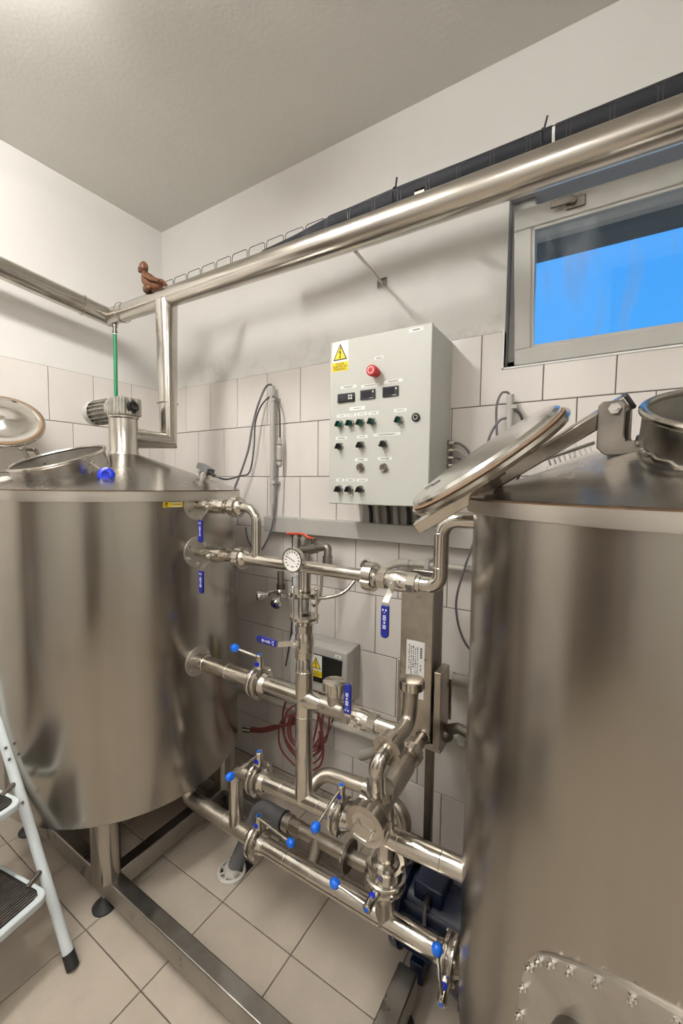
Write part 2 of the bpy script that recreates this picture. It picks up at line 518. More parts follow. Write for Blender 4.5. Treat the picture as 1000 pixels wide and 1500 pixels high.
G = .0032
TW, TH = .2027, .2502
ZR = [TT - k * TH for k in range(9)]
cache = {}
def put_tile(parent, poly, M, name='tile', mt='wall_tile', key=None):
    """poly local x,z; M places it (matrix in world)"""
    if key not in cache or key is None:
        me = tile_mesh(poly, name, mt)
        if key: cache[key] = me
    else:
        me = cache[key]
    o = bpy.data.objects.new(name, me)
    COL.objects.link(o); o.parent = parent
    Mi = M.copy(); Mi.translation = M.translation - ROOT[parent.name]
    o.matrix_basis = Mi
    return o
def rect(x0, x1, z0, z1):
    g = G / 2
    w, h = x1 - x0, z1 - z0
    return [(-w / 2 + g, -h / 2 + g), (w / 2 - g, -h / 2 + g), (w / 2 - g, h / 2 - g), (-w / 2 + g, h / 2 - g)]
def wall_rows(parent, length, frame, off_even, cuts=None, xmax=None):
    for k in range(8):
        z1 = ZR[k]; z0 = max(ZR[k + 1], 0.0)
        start = 0.005 + (off_even if k % 2 == 0 else off_even - TW / 2)
        xs = [0.0] + [start + TW * i for i in range(40) if .02 < start + TW * i < length] + [length]
        for x0, x1 in zip(xs[:-1], xs[1:]):
            if x1 - x0 < .02: continue
            polys = [(x0, x1, z0, z1)]
            if cuts: polys = cuts(x0, x1, z0, z1)
            for p in polys:
                if isinstance(p, list):
                    ax = sum(q[0] for q in p) / len(p); az = sum(q[1] for q in p) / len(p)
                    put_tile(parent, [(a - ax, b_ - az) for a, b_ in p], frame(ax, az))
                else:
                    a0, a1, b0, b1 = p
                    key = ('w', round(a1 - a0, 3), round(b1 - b0, 3))
                    put_tile(parent, rect(*p), frame((a0 + a1) / 2, (b0 + b1) / 2), key=key)
def cut_window(x0, x1, z0, z1):
    if z1 <= WZ0 or x1 <= WX0 or x0 >= WX1: return [(x0, x1, z0, z1)]
    g = G / 2
    if x0 < WX0 < x1:
        return [[(x0 + g, z0 + g), (x1 - g, z0 + g), (x1 - g, WZ0 - .006), (WX0 - .006, WZ0 - .006), (WX0 - .006, z1 - g), (x0 + g, z1 - g)]]
    if x0 < WX1 < x1:
        return [[(x0 + g, z0 + g), (x1 - g, z0 + g), (x1 - g, z1 - g), (WX1 + .006, z1 - g), (WX1 + .006, WZ0 - .006), (x0 + g, WZ0 - .006)]]
    return [(x0, x1, z0, WZ0 - .004)]
wall_rows(wall_back, 3.45, lambda x, z: Matrix.Translation((x, -.001, z)), .2027, cut_window)
RL = Matrix.Rotation(math.pi / 2, 4, 'Z')       # outward normal -Y -> +X ; local +x -> +Y
def frame_left(x, z):
    M = RL.copy(); M.translation = V((.001, -x, z)); return M
wall_rows(wall_left, 2.2, frame_left, .2000)
# floor tiles: 0.298 m grid
FP = .2985
for i in range(-3, 9):
    for j in range(-7, 4):
        x0 = .874 + FP * i; x1 = x0 + FP; y0 = -.924 + FP * j; y1 = y0 + FP
        x0 = max(x0, .008); y1 = min(y1, -.008)
        if x1 - x0 < .012 or y1 - y0 < .012: continue
        w, h = x1 - x0, y1 - y0
        key = ('f', round(w, 3), round(h, 3))
        M = Matrix.Rotation(-math.pi / 2, 4, 'X'); M.translation = V(((x0 + x1) / 2, (y0 + y1) / 2, -.008))
        put_tile(f, rect(0, w, 0, h), M, 'floor_tile', 'floor_tile', key)
far = MB().box((.874 + FP * 9, RY, -.003), (RX, 0, 0)).box((0, RY, -.003), (.874 + FP * 9, -.924 - FP * 7, 0))
far.build('floor_slab', 'floor_tile', f, smooth=False)

# ---- window
tr1 = MB().box((WX0 - .005, -.012, WZ0 - .006), (WX1 + .005, .02, WZ0)).box((WX0 - .006, -.012, WZ0 - .006), (WX0, .02, TT))
struct(tr1.build('trim_1', 'label_white', smooth=False))
win = bpy.data.objects.new('window_1', None); COL.objects.link(win); win.location = (2.4, .02, WZ0); ROOT['window_1'] = V(win.location); struct(win)
fx = MB()
for lo, hi in [((WX0, .05, WZ0), (WX0 + .075, .12, WZ1)), ((WX1 - .06, .05, WZ0), (WX1, .12, WZ1)), ((WX0, .05, WZ0), (WX1, .12, WZ0 + .035)), ((WX0, .20, WZ1 - .03), (WX1, .26, WZ1))]:
    fx.box(lo, hi)
fx.build('window_frame', 'window_paint', win, bevel=.003)
SA = math.radians(12.0)
ST = Matrix.Translation((0, .022, 1.851)) @ Matrix.Rotation(SA, 4, 'X')   # sash leans into the room
SX0, SX1, SL = 1.938, 2.868, .468
def sash_rail(lo, hi, nm='sash_rail'):
    return MB(ST).box(lo, hi).build(nm, 'window_paint', win, bevel=.004)
bw = .052
sash_rail((SX0, -.022, 0), (SX1, .022, bw))
sash_rail((SX0, -.022, SL - bw - .006), (SX1, .022, SL))
sash_rail((SX0, -.021, bw), (SX0 + bw, .021, SL - bw - .006))
sash_rail((SX1 - bw, -.021, bw), (SX1, .021, SL - bw - .006))
bead = MB(ST)
g0, g1, gz0, gz1 = SX0 + bw, SX1 - bw, bw, SL - bw - .006
for lo, hi in [((g0, -.016, gz0), (g1, 0, gz0 + .008)), ((g0, -.016, gz1 - .008), (g1, 0, gz1)), ((g0, -.016, gz0), (g0 + .008, 0, gz1)), ((g1 - .008, -.016, gz0), (g1, 0, gz1))]:
    bead.box(lo, hi)
bead.build('glazing_bead', 'window_paint', win, smooth=False)
MB(ST).box((g0, -.003, gz0), (g1, .003, gz1)).build('pane', 'pane_glass', win, smooth=False)
hd = MB(ST).box((2.085, -.03, SL - .042), (2.135, -.021, SL - .014))
hd.box((2.045, -.045, SL - .03), (2.105, -.034, SL - .012)).cyl((2.105, -.022, SL - .028), (2.105, -.045, SL - .024), .009)
hd.build('window_handle', 'steel_dark', win, bevel=.002)
# eave outside
ev = MB().box((.6, .45, 2.555), (4.6, .8, 2.75)).build('roof_eave', 'soffit_paint', smooth=False, loc=(2.6, .62, 2.555))
struct(ev); ev.name = 'trim_2'

# ---- ceiling lamps: first is just out of view, other two are added fill
for i, (lx, ly) in enumerate(LAMP_SPOTS):
    t = thing('ceiling_lamp', ['fluorescent batten on the ceiling above the ladder', 'added unseen fill batten on the ceiling behind the camera', 'added unseen fill batten on the ceiling beside the right wall'][i], 'lamp', (lx, ly, H - .09), 'ceiling battens')
    MB().box((lx - .022, ly - .64, H - .105), (lx + .022, ly + .64, H - .060)).build('lamp_housing', 'lamp_body', t, bevel=.006)
    for dy in (-.4, .4):
        MB().cyl((lx, ly + dy, H - .065), (lx, ly + dy, H), .008, n=12).build('hanger', 'lamp_body', t)
    for dx in (-.045, .045):
        MB().cyl((lx + dx, ly - .6, H - .085), (lx + dx, ly + .6, H - .085), .014, n=16).build('tube', 'lamp_tube_%d' % i, t)
    for s_ in (-1, 1):
        MB().box((lx - .06, ly + s_ * .62 - .02, H - .105), (lx + .06, ly + s_ * .62 + .02, H - .065)).build('end_cap', 'lamp_body', t, bevel=.004)

# ================================================================== TANKS
def cone_mesh(c, r0, z0, r1, z1, hole=None, hr=0, n=220, m=56, bulge=.0):
    """conical tank top; grid cells inside the hatch are left out"""
    mb = MB()
    vs = []
    for i in range(m + 1):
        t = i / m
        r = r0 + (r1 - r0) * t
        z = z0 + (z1 - z0) * t + bulge * math.sin(math.pi * t)
        for k in range(n):
            a = 2 * math.pi * k / n
            vs.append(V((c[0] + r * math.cos(a), c[1] + r * math.sin(a), z)))
    fs = []
    for i in range(m):
        for k in range(n):
            q = (i * n + k, i * n + (k + 1) % n, (i + 1) * n + (k + 1) % n, (i + 1) * n + k)
            if hole:
                ho, hn = hole
                p = sum((vs[j] for j in q), V((0, 0, 0))) / 4 - ho
                if (p - hn * p.dot(hn)).length < hr: continue
            fs.append(q)
    return mb.add(vs, fs)

def flange(mb, o, axis, R, r_in, t, n=40):
    return mb.lathe([(r_in, 0), (R, 0), (R, t), (r_in, t)], o, axis, n)

def tank_body(parent, c, r, z0, z1, rimz, rim_r, cone_top, neck_r, hole, hr):
    MB().lathe([(.02, z0 - .05), (r - .03, z0 - .005), (r - .004, z0), (r, z0 + .004), (r, z1 + .005)], (c[0], c[1], 0), Z, 128).build('shell', 'steel_tank', parent)
    MB().lathe([(r, z1), (rim_r - .001, z1), (rim_r, z1 + .001), (rim_r, rimz - .003), (r - .03, rimz - .003)], (c[0], c[1], 0), Z, 128).build('rim_band', 'steel_rim', parent)
    MB().lathe([(r - .03, rimz - .003), (rim_r - .003, rimz - .003), (rim_r - .003, rimz + .001), (r - .03, rimz + .001)], (c[0], c[1], 0), Z, 96).build('rim_gasket', 'gasket', parent)
    cone_mesh(c, rim_r, rimz + .001, neck_r, cone_top, hole, hr).build('conical_top', 'steel_cone', parent)

def hatch(parent, o, n, r, h):
    mb = MB()
    mb.lathe([(r, -.05), (r, h), (r - .001, h), (r - .001, -.05)], o, n, 72)
    MB().lathe([(r - .0015, -.05), (r - .0015, h), (r - .004, h), (r - .004, -.05)], o, n, 72).build('hatch_lining', 'steel_plate', parent)
    mb.build('hatch_collar', 'steel_cone', parent)
    MB().ring(V(o) + V(n) * h, n, r, .006, 72, 10).build('hatch_rim', 'steel_pipe', parent)

# ---------- left tank
T1 = (.567, -.583)
tk = thing('brewing_tank', 'stainless brewing tank with open round hatch in the corner, behind the step ladder', 'tank', (T1[0], T1[1], .105))
hd_dir = V((.035, -.24, 0)).normalized()
sl = math.atan2(.139, .397)
sl = math.atan2(.139, .397); slh = sl * 1.08
hn = (hd_dir * math.sin(slh) + Z * math.cos(slh)).normalized()
ho = V((T1[0], T1[1], 0)) + hd_dir * .243; ho.z = 1.406 + .139 * (.45 - .243) / .397 - .006
tank_body(tk, T1, .44, .322, 1.371, 1.406, .455, 1.546, .054, (ho, hn), .145)
hatch(tk, ho, hn, .147, .046)
nk = MB().lathe([(.062, 1.538), (.058, 1.546), (.0535, 1.556), (.0535, 1.684), (.058, 1.690), (.058, 1.694), (.01, 1.694)], (T1[0], T1[1], 0), Z, 40)
nk.build('neck', 'steel_duct', tk)
for sx, sy in ((1, -1), (-1, -1), (1, 1), (-1, 1)):
    lx, ly = T1[0] + sx * .283, -.583 + sy * .26
    MB().cyl((lx, ly, .105), (lx, ly, .34), .045, n=32).build('leg', 'steel_tank', tk)
# hatch clamp: eye bolt and blue hand wheel
rim_pt = ho + hn * .048
e0 = ho + hn * .046 + V((.132, .034, 0)); e0.z -= .012
k1_ = V((.822, -.795, 1.455))
cl = MB(); cl.sphere(e0, .008).cyl(e0 - V((.010, .010, 0)), e0 + V((.010, .010, 0)), .005)
cl.obox(e0 + V((-.004, 0, -.012)), X, Yd, .012, .02, .022)
cl.cyl(e0, k1_, .004, n=10)
kb = cl.build('clamp_bolt', 'steel_bright', tk)
kd = (k1_ - e0).normalized()
MB().lathe([(.004, -.013), (.019, -.014), (.025, -.010), (.0268, 0), (.025, .010), (.019, .014), (.011, .014), (.010, .009), (.001, .009)], k1_, V((.75, -.6, .15)), 24).build('hand_wheel', 'blue_wheel', kb, label='blue plastic hand wheel')
# lid thrown open to the wall
ld = V((-.62, .207, .757)).normalized(); ln = V((.718, -.24, .654)); ln = (ln - ld * ln.dot(ld)).normalized()
lc = V((.145, -.842, 1.678))
MB().lathe([(.002, .012), (.014, .012), (.016, .006), (.043, -.004), (.09, -.008), (.122, .0), (.127, .006), (.127, -.004)], lc, ln, 64).build('lid_dish', 'steel_bright', tk)
MB().lathe([(.127, .006), (.133, .008), (.139, .004), (.139, -.002), (.127, -.004)], lc, ln, 64).build('lid_gasket', 'gasket', tk)
MB().lathe([(.139, .002), (.145, .002), (.147, -.006), (.135, -.014), (.07, -.03), (.002, -.034)], lc, ln, 64).build('lid_shell', 'steel_pipe', tk)
hg = MB(); hx = ld.cross(ln).normalized()
a0 = lc - ld * .15 - ln * .004
a1 = V((.372, -.838, 1.552)); a2 = V((.452, -.842, 1.492))
ad_ = (a1 - a0).normalized()
hg.obox((a0 + a1) / 2, ad_, hx, (a1 - a0).length + .02, .040, .010)
for s_ in (-1, 1):
    hg.beam(a1 + hx * (.018 * s_), a2 + hx * (.018 * s_), .005, .018)
hg.cyl(a1 + hx * .028, a1 - hx * .028, .006)
hg.build('lid_hinge', 'steel_dark', tk)
tag(MB().lathe([(.001, 0), (.020, .0), (.023, .006), (.019, .016), (.010, .021), (.001, .022)], (.40, -.925, 1.4275), V((-.08, -.16, 1)), 12).build('plastic_stopper', 'drain_plastic'), 'cream plastic stopper lying on the left tank beside its hatch', 'stopper')
# flanges welded on for the outlets
for z_, R_ in ((1.355, .050), (1.19, .052), (.792, .052)):
    fl = flange(MB(), (1.003, -.583, z_), X, R_ + .002, .010, .006).build('flange', 'steel_plate', tk, bevel=.001)
    bo = MB()
    for k in range(6):
        a = math.pi / 6 + k * math.pi / 3
        p = V((1.009, -.583 + (R_ - .010) * math.cos(a), z_ + (R_ - .010) * math.sin(a)))
        bo.cyl(p, p + X * .005, .004, n=6)
    bo.build('bolts', 'steel_bright', fl)
# maker's sticker under the rim
def on_tank(c, r, ang, z): return V((c[0] + r * math.cos(ang), c[1] + r * math.sin(ang), z))
a0_, a1_ = math.atan2(-.704 + .583, .992 - .567), math.atan2(-.640 + .583, 1.005 - .567)
st = MB(); vs = []
for k in range(7):
    a = a0_ + (a1_ - a0_) * k / 6
    for rr in (.4403, .4415):
        for z_ in (1.3505, 1.3685): vs.append(on_tank(T1, rr, a, z_))
fs = []
for k in range(6):
    b_ = k * 4
    fs += [(b_ + 2, b_ + 6, b_ + 7, b_ + 3), (b_, b_ + 1, b_ + 5, b_ + 4), (b_ + 1, b_ + 3, b_ + 7, b_ + 5), (b_, b_ + 4, b_ + 6, b_ + 2)]
fs += [(0, 2, 3, 1), (24, 25, 27, 26)]
st.add(vs, fs)
sk = st.build('sticker', 'yellow', tk, smooth=False, label='small yellow maker sticker')
def on_sticker(t, z): return on_tank(T1, .4418, a0_ + (a1_ - a0_) * t, z)
wm = MB()
for t_, z_, w_, h_ in ((.64, 1.3655, .036, .003), (.64, 1.3535, .036, .0035)):
    c_ = on_sticker(t_, z_); tg = (on_sticker(t_ + .05, z_) - on_sticker(t_ - .05, z_))
    wm.obox(c_, tg, Z, w_, h_, .001)
wm.build('print', 'label_white', sk, smooth=False)
lg = MB(); c_ = on_sticker(.16, 1.3595)
tg = (on_sticker(.2, 1.36) - on_sticker(.1, 1.36)).normalized()
lg.tube([c_ + tg * (.0055 * math.cos(a)) + Z * (.0055 * math.sin(a)) for a in [math.radians(40 + 18 * k) for k in range(16)]], .0014, 6)
lg.obox(c_ + tg * .001 + Z * .0015, tg, Z, .004, .005, .001)
lg.build('logo', 'ink', sk)
ln_ = MB(); c_ = on_sticker(.64, 1.3598); ln_.obox(c_, tg, Z, .034, .0012, .001)
ln_.build('print', 'ink_grey', sk, smooth=False)

# ---------- right tank
T2 = (2.40, -.583)
tk2 = thing('brewing_tank', 'stainless brewing tank under the window, its lid swung out on a square arm', 'tank', (T2[0], T2[1], .105))
R2 = .42
d2 = V((.03, -.207, 0)).normalized()
sl2 = math.atan2(.14, .37)
hn2 = (d2 * math.sin(sl2) + Z * math.cos(sl2)).normalized()
ho2 = V((T2[0], T2[1], 0)) + V((.03, -.207, 0)); ho2.z = 1.409 + .14 * (.43 - .209) / .37 - .008
tank_body(tk2, T2, R2, .322, 1.383, 1.409, .433, 1.55, .058, (ho2, hn2), .172)
hatch(tk2, ho2, hn2, .174, .052)
wd = MB(); x_, y_ = perp(hn2)
wd.tube([ho2 + hn2 * (.004 + .002 * math.sin(k * 2.3)) + x_ * (.1755 * math.cos(2 * math.pi * k / 90)) + y_ * (.1755 * math.sin(2 * math.pi * k / 90)) for k in range(90)], .0035, 6, closed=True)
wd.build('weld_bead', 'steel_bright', tk2)
MB().lathe([(.062, 1.54), (.058, 1.55), (.0535, 1.56), (.0535, 1.63), (.06, 1.636), (.01, 1.638)], (T2[0], T2[1], 0), Z, 40).build('neck', 'steel_duct', tk2)
for sx, sy in ((1, -1), (-1, -1), (1, 1), (-1, 1)):
    lx, ly = T2[0] + sx * .283, -.583 + sy * .26
    MB().cyl((lx, ly, .105), (lx, ly, .34), .045, n=32).build('leg', 'steel_tank', tk2)
# hinge bracket, arm and open lid
bx_, by_ = V((.97, -.22, 0)).normalized(), Z
bo_ = V((2.209, -.735, 1.484))
br = MB()
pts2 = [(.012, 0), (.085, 0), (.085, .021), (.040, .021), (.037, .030), (.037, .080), (.031, .086), (.006, .086), (0, .080), (0, .012)]
br.prism(pts2, bo_ + V((-.005, -.006, 0)), bx_, by_, .006)
br.prism(pts2, bo_ + V((.006, .034, 0)), bx_, by_, .006)
br.obox(bo_ + V((.075, .006, .010)), bx_, V((.22, .97, 0)), .02, .045, .018)
brk = br.build('hinge_bracket', 'steel_dark', tk2, bevel=.0015)
pv = bo_ + bx_ * .0185 + Z * .072 + V((0, -.012, 0))
pb = MB(); hexa(pb, pv - V((.002, .010, 0)), pv + V((0, -.002, 0)), .009); pb.cyl(pv + V((-.002, -.016, 0)), pv + V((.016, .065, 0)), .0045, n=12)
pb.build('hinge_bolt', 'steel_bright', brk)
A0 = bo_ + bx_ * .030 + Z * .086 + V((.004, .014, 0)); A1 = V((1.886, -.722, 1.342))
ad = (A1 - A0).normalized(); ah = V((-.03, .93, .31)); ah = (ah - ad * ah.dot(ad)).normalized()
an = ad.cross(ah).normalized()
if an.z < 0: an = -an
arm = MB().obox((A0 + A1) / 2, ad, ah, (A1 - A0).length, .028, .026).build('lid_arm', 'steel_pipe', tk2, bevel=.003)
MB().obox(A0 - ad * .002, ad, ah, .008, .029, .027).build('end_plug', 'black_plastic', arm, bevel=.003)
lc2 = A0 + (A1 - A0) * .555 + an * .030
pj = MB(); pp = A0 + (A1 - A0) * .56
pj.obox(pp + an * .014, ad, ah, .05, .034, .02)
pj.cyl(pp - ah * .019 - an * .0, pp + ah * .019, .010, n=16)
pj.build('lid_pivot', 'steel_dark', arm)
MB().lathe([(.02, -.006), (.135, -.004), (.158, .0), (.164, .007), (.163, .013), (.150, .0145)], lc2, an, 72).build('lid_shell', 'steel_pipe', tk2)
MB().lathe([(.135, .014), (.158, .0145), (.159, .0165), (.155, .018), (.135, .018)], lc2, an, 72).build('lid_gasket', 'gasket', tk2)
MB().lathe([(.154, .018), (.155, .024), (.149, .029), (.11, .031), (.002, .032)], lc2, an, 72).build('lid_plate', 'steel_bright', tk2)
sl_ = MB()
for q in (.09, .112):
    p = lc2 + an * .0322 + ad * q + ah * (-.03 if q < .11 else -.012)
    sl_.obox(p, ad, ah, .018, .005, .001)
sl_.build('plate_slots', 'ink', tk2, smooth=False)
# bolted access plate low on the front
ap = []
def zp(a, z): return on_tank(T2, R2, a, z)
prof = []
cz = .60
outline = [(2.143, .60), (2.144, .65), (2.147, .70), (2.155, .745), (2.167, .772), (2.183, .790), (2.205, .808), (2.235, .829), (2.27, .846), (2.31, .857), (2.36, .862), (2.41, .86), (2.46, .845), (2.50, .82), (2.53, .78), (2.54, .72), (2.54, .60), (2.52, .53), (2.45, .49), (2.34, .48), (2.23, .49), (2.165, .53)]
def front_ang(x): return -math.acos((x - T2[0]) / R2)
n_o = len(outline)
vs = []
ctr = (sum(p[0] for p in outline) / n_o, sum(p[1] for p in outline) / n_o)
rings = 10
for q in range(rings + 1):
    t = q / rings
    for px, pz in outline:
        vs.append(on_tank(T2, R2 + .005, front_ang(ctr[0] + (px - ctr[0]) * t), ctr[1] + (pz - ctr[1]) * t))
for px, pz in outline:
    vs.append(on_tank(T2, R2 - .001, front_ang(px), pz))
fs = []
for q in range(rings + 1):
    for k in range(n_o):
        fs.append((q * n_o + k, q * n_o + (k + 1) % n_o, (q + 1) * n_o + (k + 1) % n_o, (q + 1) * n_o + k))
plate = MB().add(vs, fs).build('access_plate', 'steel_plate', tk2, ang=30)
for i in range(n_o):
    px, pz = outline[i]
    px = ctr[0] + (px - ctr[0]) * .965; pz = ctr[1] + (pz - ctr[1]) * .95
    a = front_ang(px); nn = V((math.cos(a), math.sin(a), 0)); p = on_tank(T2, R2 + .005, a, pz)
    MB().lathe([(.0055, 0), (.0055, .003), (.0035, .004), (.0035, .010), (.001, .011)], p, nn, 8).build('bolt', 'steel_bright', plate)
a = front_ang(2.232); nn = V((math.cos(a), math.sin(a), 0)); p = on_tank(T2, R2 + .003, a, .700)
MB().lathe([(.045, 0), (.045, .02), (.036, .02), (.036, 0)], p, nn, 40).build('port', 'steel_dark', plate)

# ---------- support frame under both tanks
fr_ = thing('tank_stand', 'stainless box section frame carrying both tanks along the floor', 'stand', (1.4, -.583, 0))
def rail(lo, hi): MB().box(lo, hi).build('beam', 'steel_beam', fr_, bevel=.004)
rail((.24, -.855, .035), (2.74, -.808, .105))
rail((.24, -.347, .035), (1.90, -.300, .105))
rail((.826, -.808, .035), (.874, -.347, .105))
rail((.26, -.808, .035), (.308, -.347, .105))
rail((1.790, -.808, .035), (1.846, -.540, .105))
for x_, y_ in ((.85, -.862), (.284, -.883), (.85, -.305), (.284, -.305), (1.82, -.60), (2.66, -.84)):
    yy = max(min(y_, -.32), -.852)
    MB().cyl((x_, yy, .022), (x_, yy, .04), .007, n=12).build('foot_stem', 'steel_bright', fr_)
    MB().lathe([(.037, 0), (.038, .006), (.022, .022), (.010, .034), (.001, .035)], (x_, yy, 0), Z, 28).build('foot', 'rubber', fr_)

# ================================================================== OVERHEAD
# stirrer drive on the left tank
gm = thing('gear_motor', 'small grey finned gear motor mounted on the neck of the left tank', 'motor', (.575, -.583, 1.694))
gx = MB().box((.528, -.625, 1.696), (.620, -.535, 1.768))
gbx = gx.build('gearbox', 'motor_paint', gm, bevel=.006)
rb = MB()
for k in range(4):
    x_ = .534 + .024 * k
    rb.box((x_, -.631, 1.700), (x_ + .008, -.621, 1.766))
for k in range(3):
    y_ = -.615 + .026 * k
    rb.box((.616, y_, 1.700), (.624, y_ + .008, 1.766))
rb.build('gearbox_ribs', 'motor_paint', gbx, bevel=.002)
MB().lathe([(.012, .012), (.012, .006), (.020, .006), (.022, .0), (.03, -.004)], (.622, -.575, 1.732), X, 24).build('shaft_bore', 'black_plastic', gbx)
mo = MB().cyl((.53, -.583, 1.727), (.37, -.583, 1.727), .040, n=32)
mo.lathe([(.040, 0), (.050, .006), (.050, .018), (.042, .022)], (.508, -.583, 1.727), X, 32)
mtr = mo.build('motor_body', 'motor_paint', gm)
fn = MB()
for k in range(18):
    a = 2 * math.pi * k / 18
    d = V((0, math.cos(a), math.sin(a)))
    fn.obox(V((.445, -.583, 1.727)) + d * .045, X, d, .115, .015, .0034)
fn.build('cooling_fins', 'motor_paint', mtr, smooth=False)
MB().lathe([(.052, .0), (.053, -.03), (.050, -.042), (.038, -.047), (.001, -.048)], (.388, -.583, 1.727), X, 36).build('fan_cover', 'grey_plastic', gm)

# vapour duct
DR = .0425
vd = thing('vapour_duct', 'stainless vapour duct crossing the back wall and turning along the left wall', 'duct', (.595, -.4, 1.6))
cn = V((.155, -.4, 2.230))
MB().tube([cn + V((0, -1.55, .166)), cn, V((1.6, -.4, 2.203)), V((3.30, -.4, 2.198))], DR, 40).build('main_run', 'steel_duct', vd)
MB().tube([V((.567, -.56, 1.616)), V((.597, -.4, 1.616)), V((.597, -.4, 2.205))], .0450, 40).build('drop_pipe', 'steel_duct', vd)
for c_, ax_ in (((.595, -.4, 1.777), Z), ((.155, -.521, 2.243), V((0, -1, .107))), ((.27, -.4, 2.228), X), ((.155, -1.1, 2.305), V((0, -1, .107)))):
    MB().ring(c_, ax_, DR + .0012, .0018, 48, 6).build('weld_seam', 'steel_duct', vd)

# green drain hose under the duct corner
gh = thing('drain_hose', 'thin green drain hose hanging from the duct corner', 'hose', (.197, -.4, 1.42))
MB().lathe([(.012, 0), (.012, -.016), (.009, -.018), (.009, -.034), (.011, -.036), (.011, -.044), (.007, -.046)], (.199, -.4, 2.192), Z, 18).build('brass_fitting', 'steel_dark', gh)
MB().tube(spline([(.199, -.4, 2.155), (.1985, -.4, 2.0), (.200, -.402, 1.85), (.197, -.4, 1.65), (.195, -.398, 1.425)]), .0085, 12).build('hose', 'green_hose', gh)
MB().ring((.199, -.4, 2.143), Z, .009, .0022, 16, 6).build('hose_clip', 'label_white', gh)

# clay figurine on the duct
fg = thing('clay_figurine', 'brown clay bird figurine with a human-like head sitting on the duct', 'figurine', (.50, -.4, 2.268))
bd = MB()
pts = [V((.560, -.40, 2.285)), V((.525, -.40, 2.294)), V((.490, -.40, 2.306)), V((.468, -.403, 2.328)), V((.460, -.406, 2.350)), V((.458, -.408, 2.366))]
bd.tube(pts, .02, 14, radii=[.012, .022, .030, .026, .017, .012])
bd.sphere((.455, -.410, 2.382), .021, (.95, .9, 1.15), 16, 12)
bd.sphere((.438, -.420, 2.378), .0065, (1.2, 1, .8), 8, 6)
bd.sphere((.441, -.418, 2.366), .010, (1, 1, .8), 10, 8)
bd.sphere((.470, -.412, 2.383), .006, (.7, 1, 1.2), 8, 6)
bd.sphere((.470, -.404, 2.285), .020, (1, 1, .9), 10, 8)
bd.build('body', 'clay', fg, ang=60)
for s_ in (-1, 1):
    wg = MB(); wg.tube([V((.492, -.4 + s_ * .026, 2.332)), V((.525, -.4 + s_ * .030, 2.315)), V((.572, -.4 + s_ * .018, 2.290))], .01, 10, radii=[.010, .015, .006])
    wg.build('wing', 'clay', fg, ang=60)
tb = MB()
for s_ in (-1, 1): tb.sphere((.50, -.4 + s_ * .022, 2.278), .016, (1.3, .8, .8), 10, 8)
tb.build('claws', 'clay', fg, ang=60)

# wire cable tray behind the duct
ct = thing('cable_tray', 'thin black wire mesh cable tray behind the duct on the back wall', 'cable tray', (1.2, -.25, 2.26))
for k in range(27):
    x0 = .42 + .0935 * k
    zt = 2.366
    p = rpath([(x0 + .003, -.18, 2.317), (x0 + .003, -.30, 2.317), (x0 + .003, -.30, zt), (x0 + .087, -.30, zt), (x0 + .087, -.30, 2.317), (x0 + .087, -.18, 2.317)], .012, 4)
    MB().tube(p, .0014, 6).build('wire', 'black_cable', ct)
for y_ in (-.29, -.24, -.19):
    MB().cyl((.42, y_, 2.314), (2.95, y_, 2.314), .0018, n=6).build('wire', 'black_cable', ct)
for x_ in (.7, 1.7, 2.6):
    MB().box((x_, -.385, 2.236), (x_ + .03, -.33, 2.244)).box((x_, -.338, 2.236), (x_ + .03, -.330, 2.312)).box((x_, -.338, 2.306), (x_ + .03, -.20, 2.312)).build('duct_clamp', 'steel_dull', ct)

ip = thing('insulated_pipe', 'black foam insulated pipe lying in the tray above the window', 'pipe', (1.8, -.235, 2.27))
ipp = spline([(1.02, -.235, 2.340), (1.18, -.235, 2.350), (1.35, -.236, 2.366), (1.60, -.238, 2.372), (1.85, -.24, 2.368), (2.4, -.236, 2.372), (3.2, -.235, 2.37)])
MB().tube(ipp, .037, 20).build('foam_sleeve', 'black_foam', ip)
MB().tube([(.42, -.235, 2.325), (1.03, -.235, 2.340)], .008, 10).build('inner_tube', 'black_cable', ip)
for x_, z_, mt in ((1.597, 2.372, 'rubber'), (2.035, 2.369, 'rubber')):
    MB().ring((x_, -.239, z_), X, .0375, .0028, 28, 6).build('tape_band', mt, ip)
    MB().tube([(x_ + .004, -.26, z_ + .03), (x_ + .012, -.27, z_ + .052)], .003, 6).build('tie_tail', mt, ip)
MB().lathe([(.0378, 0), (.0378, .007)], (2.060, -.239, 2.3695), X, 28).build('tape_band', 'label_white', ip)

sr = thing('support_rod', 'slanted steel rod holding the duct off the back wall', 'rod', (1.43, -.006, 2.22))
MB().cyl((1.513, -.365, 2.176), (1.429, -.010, 2.243), .0055, n=12).build('rod', 'steel_dull', sr)
wp = MB().box((1.408, -.012, 2.222), (1.452, -.006, 2.262)).build('wall_plate', 'steel_bright', sr, bevel=.002)
bs = MB()
for x_ in (1.415, 1.445): bs.cyl((x_, -.012, 2.247), (x_, -.016, 2.247), .004, n=8)
bs.build('screws', 'steel_dark', wp)

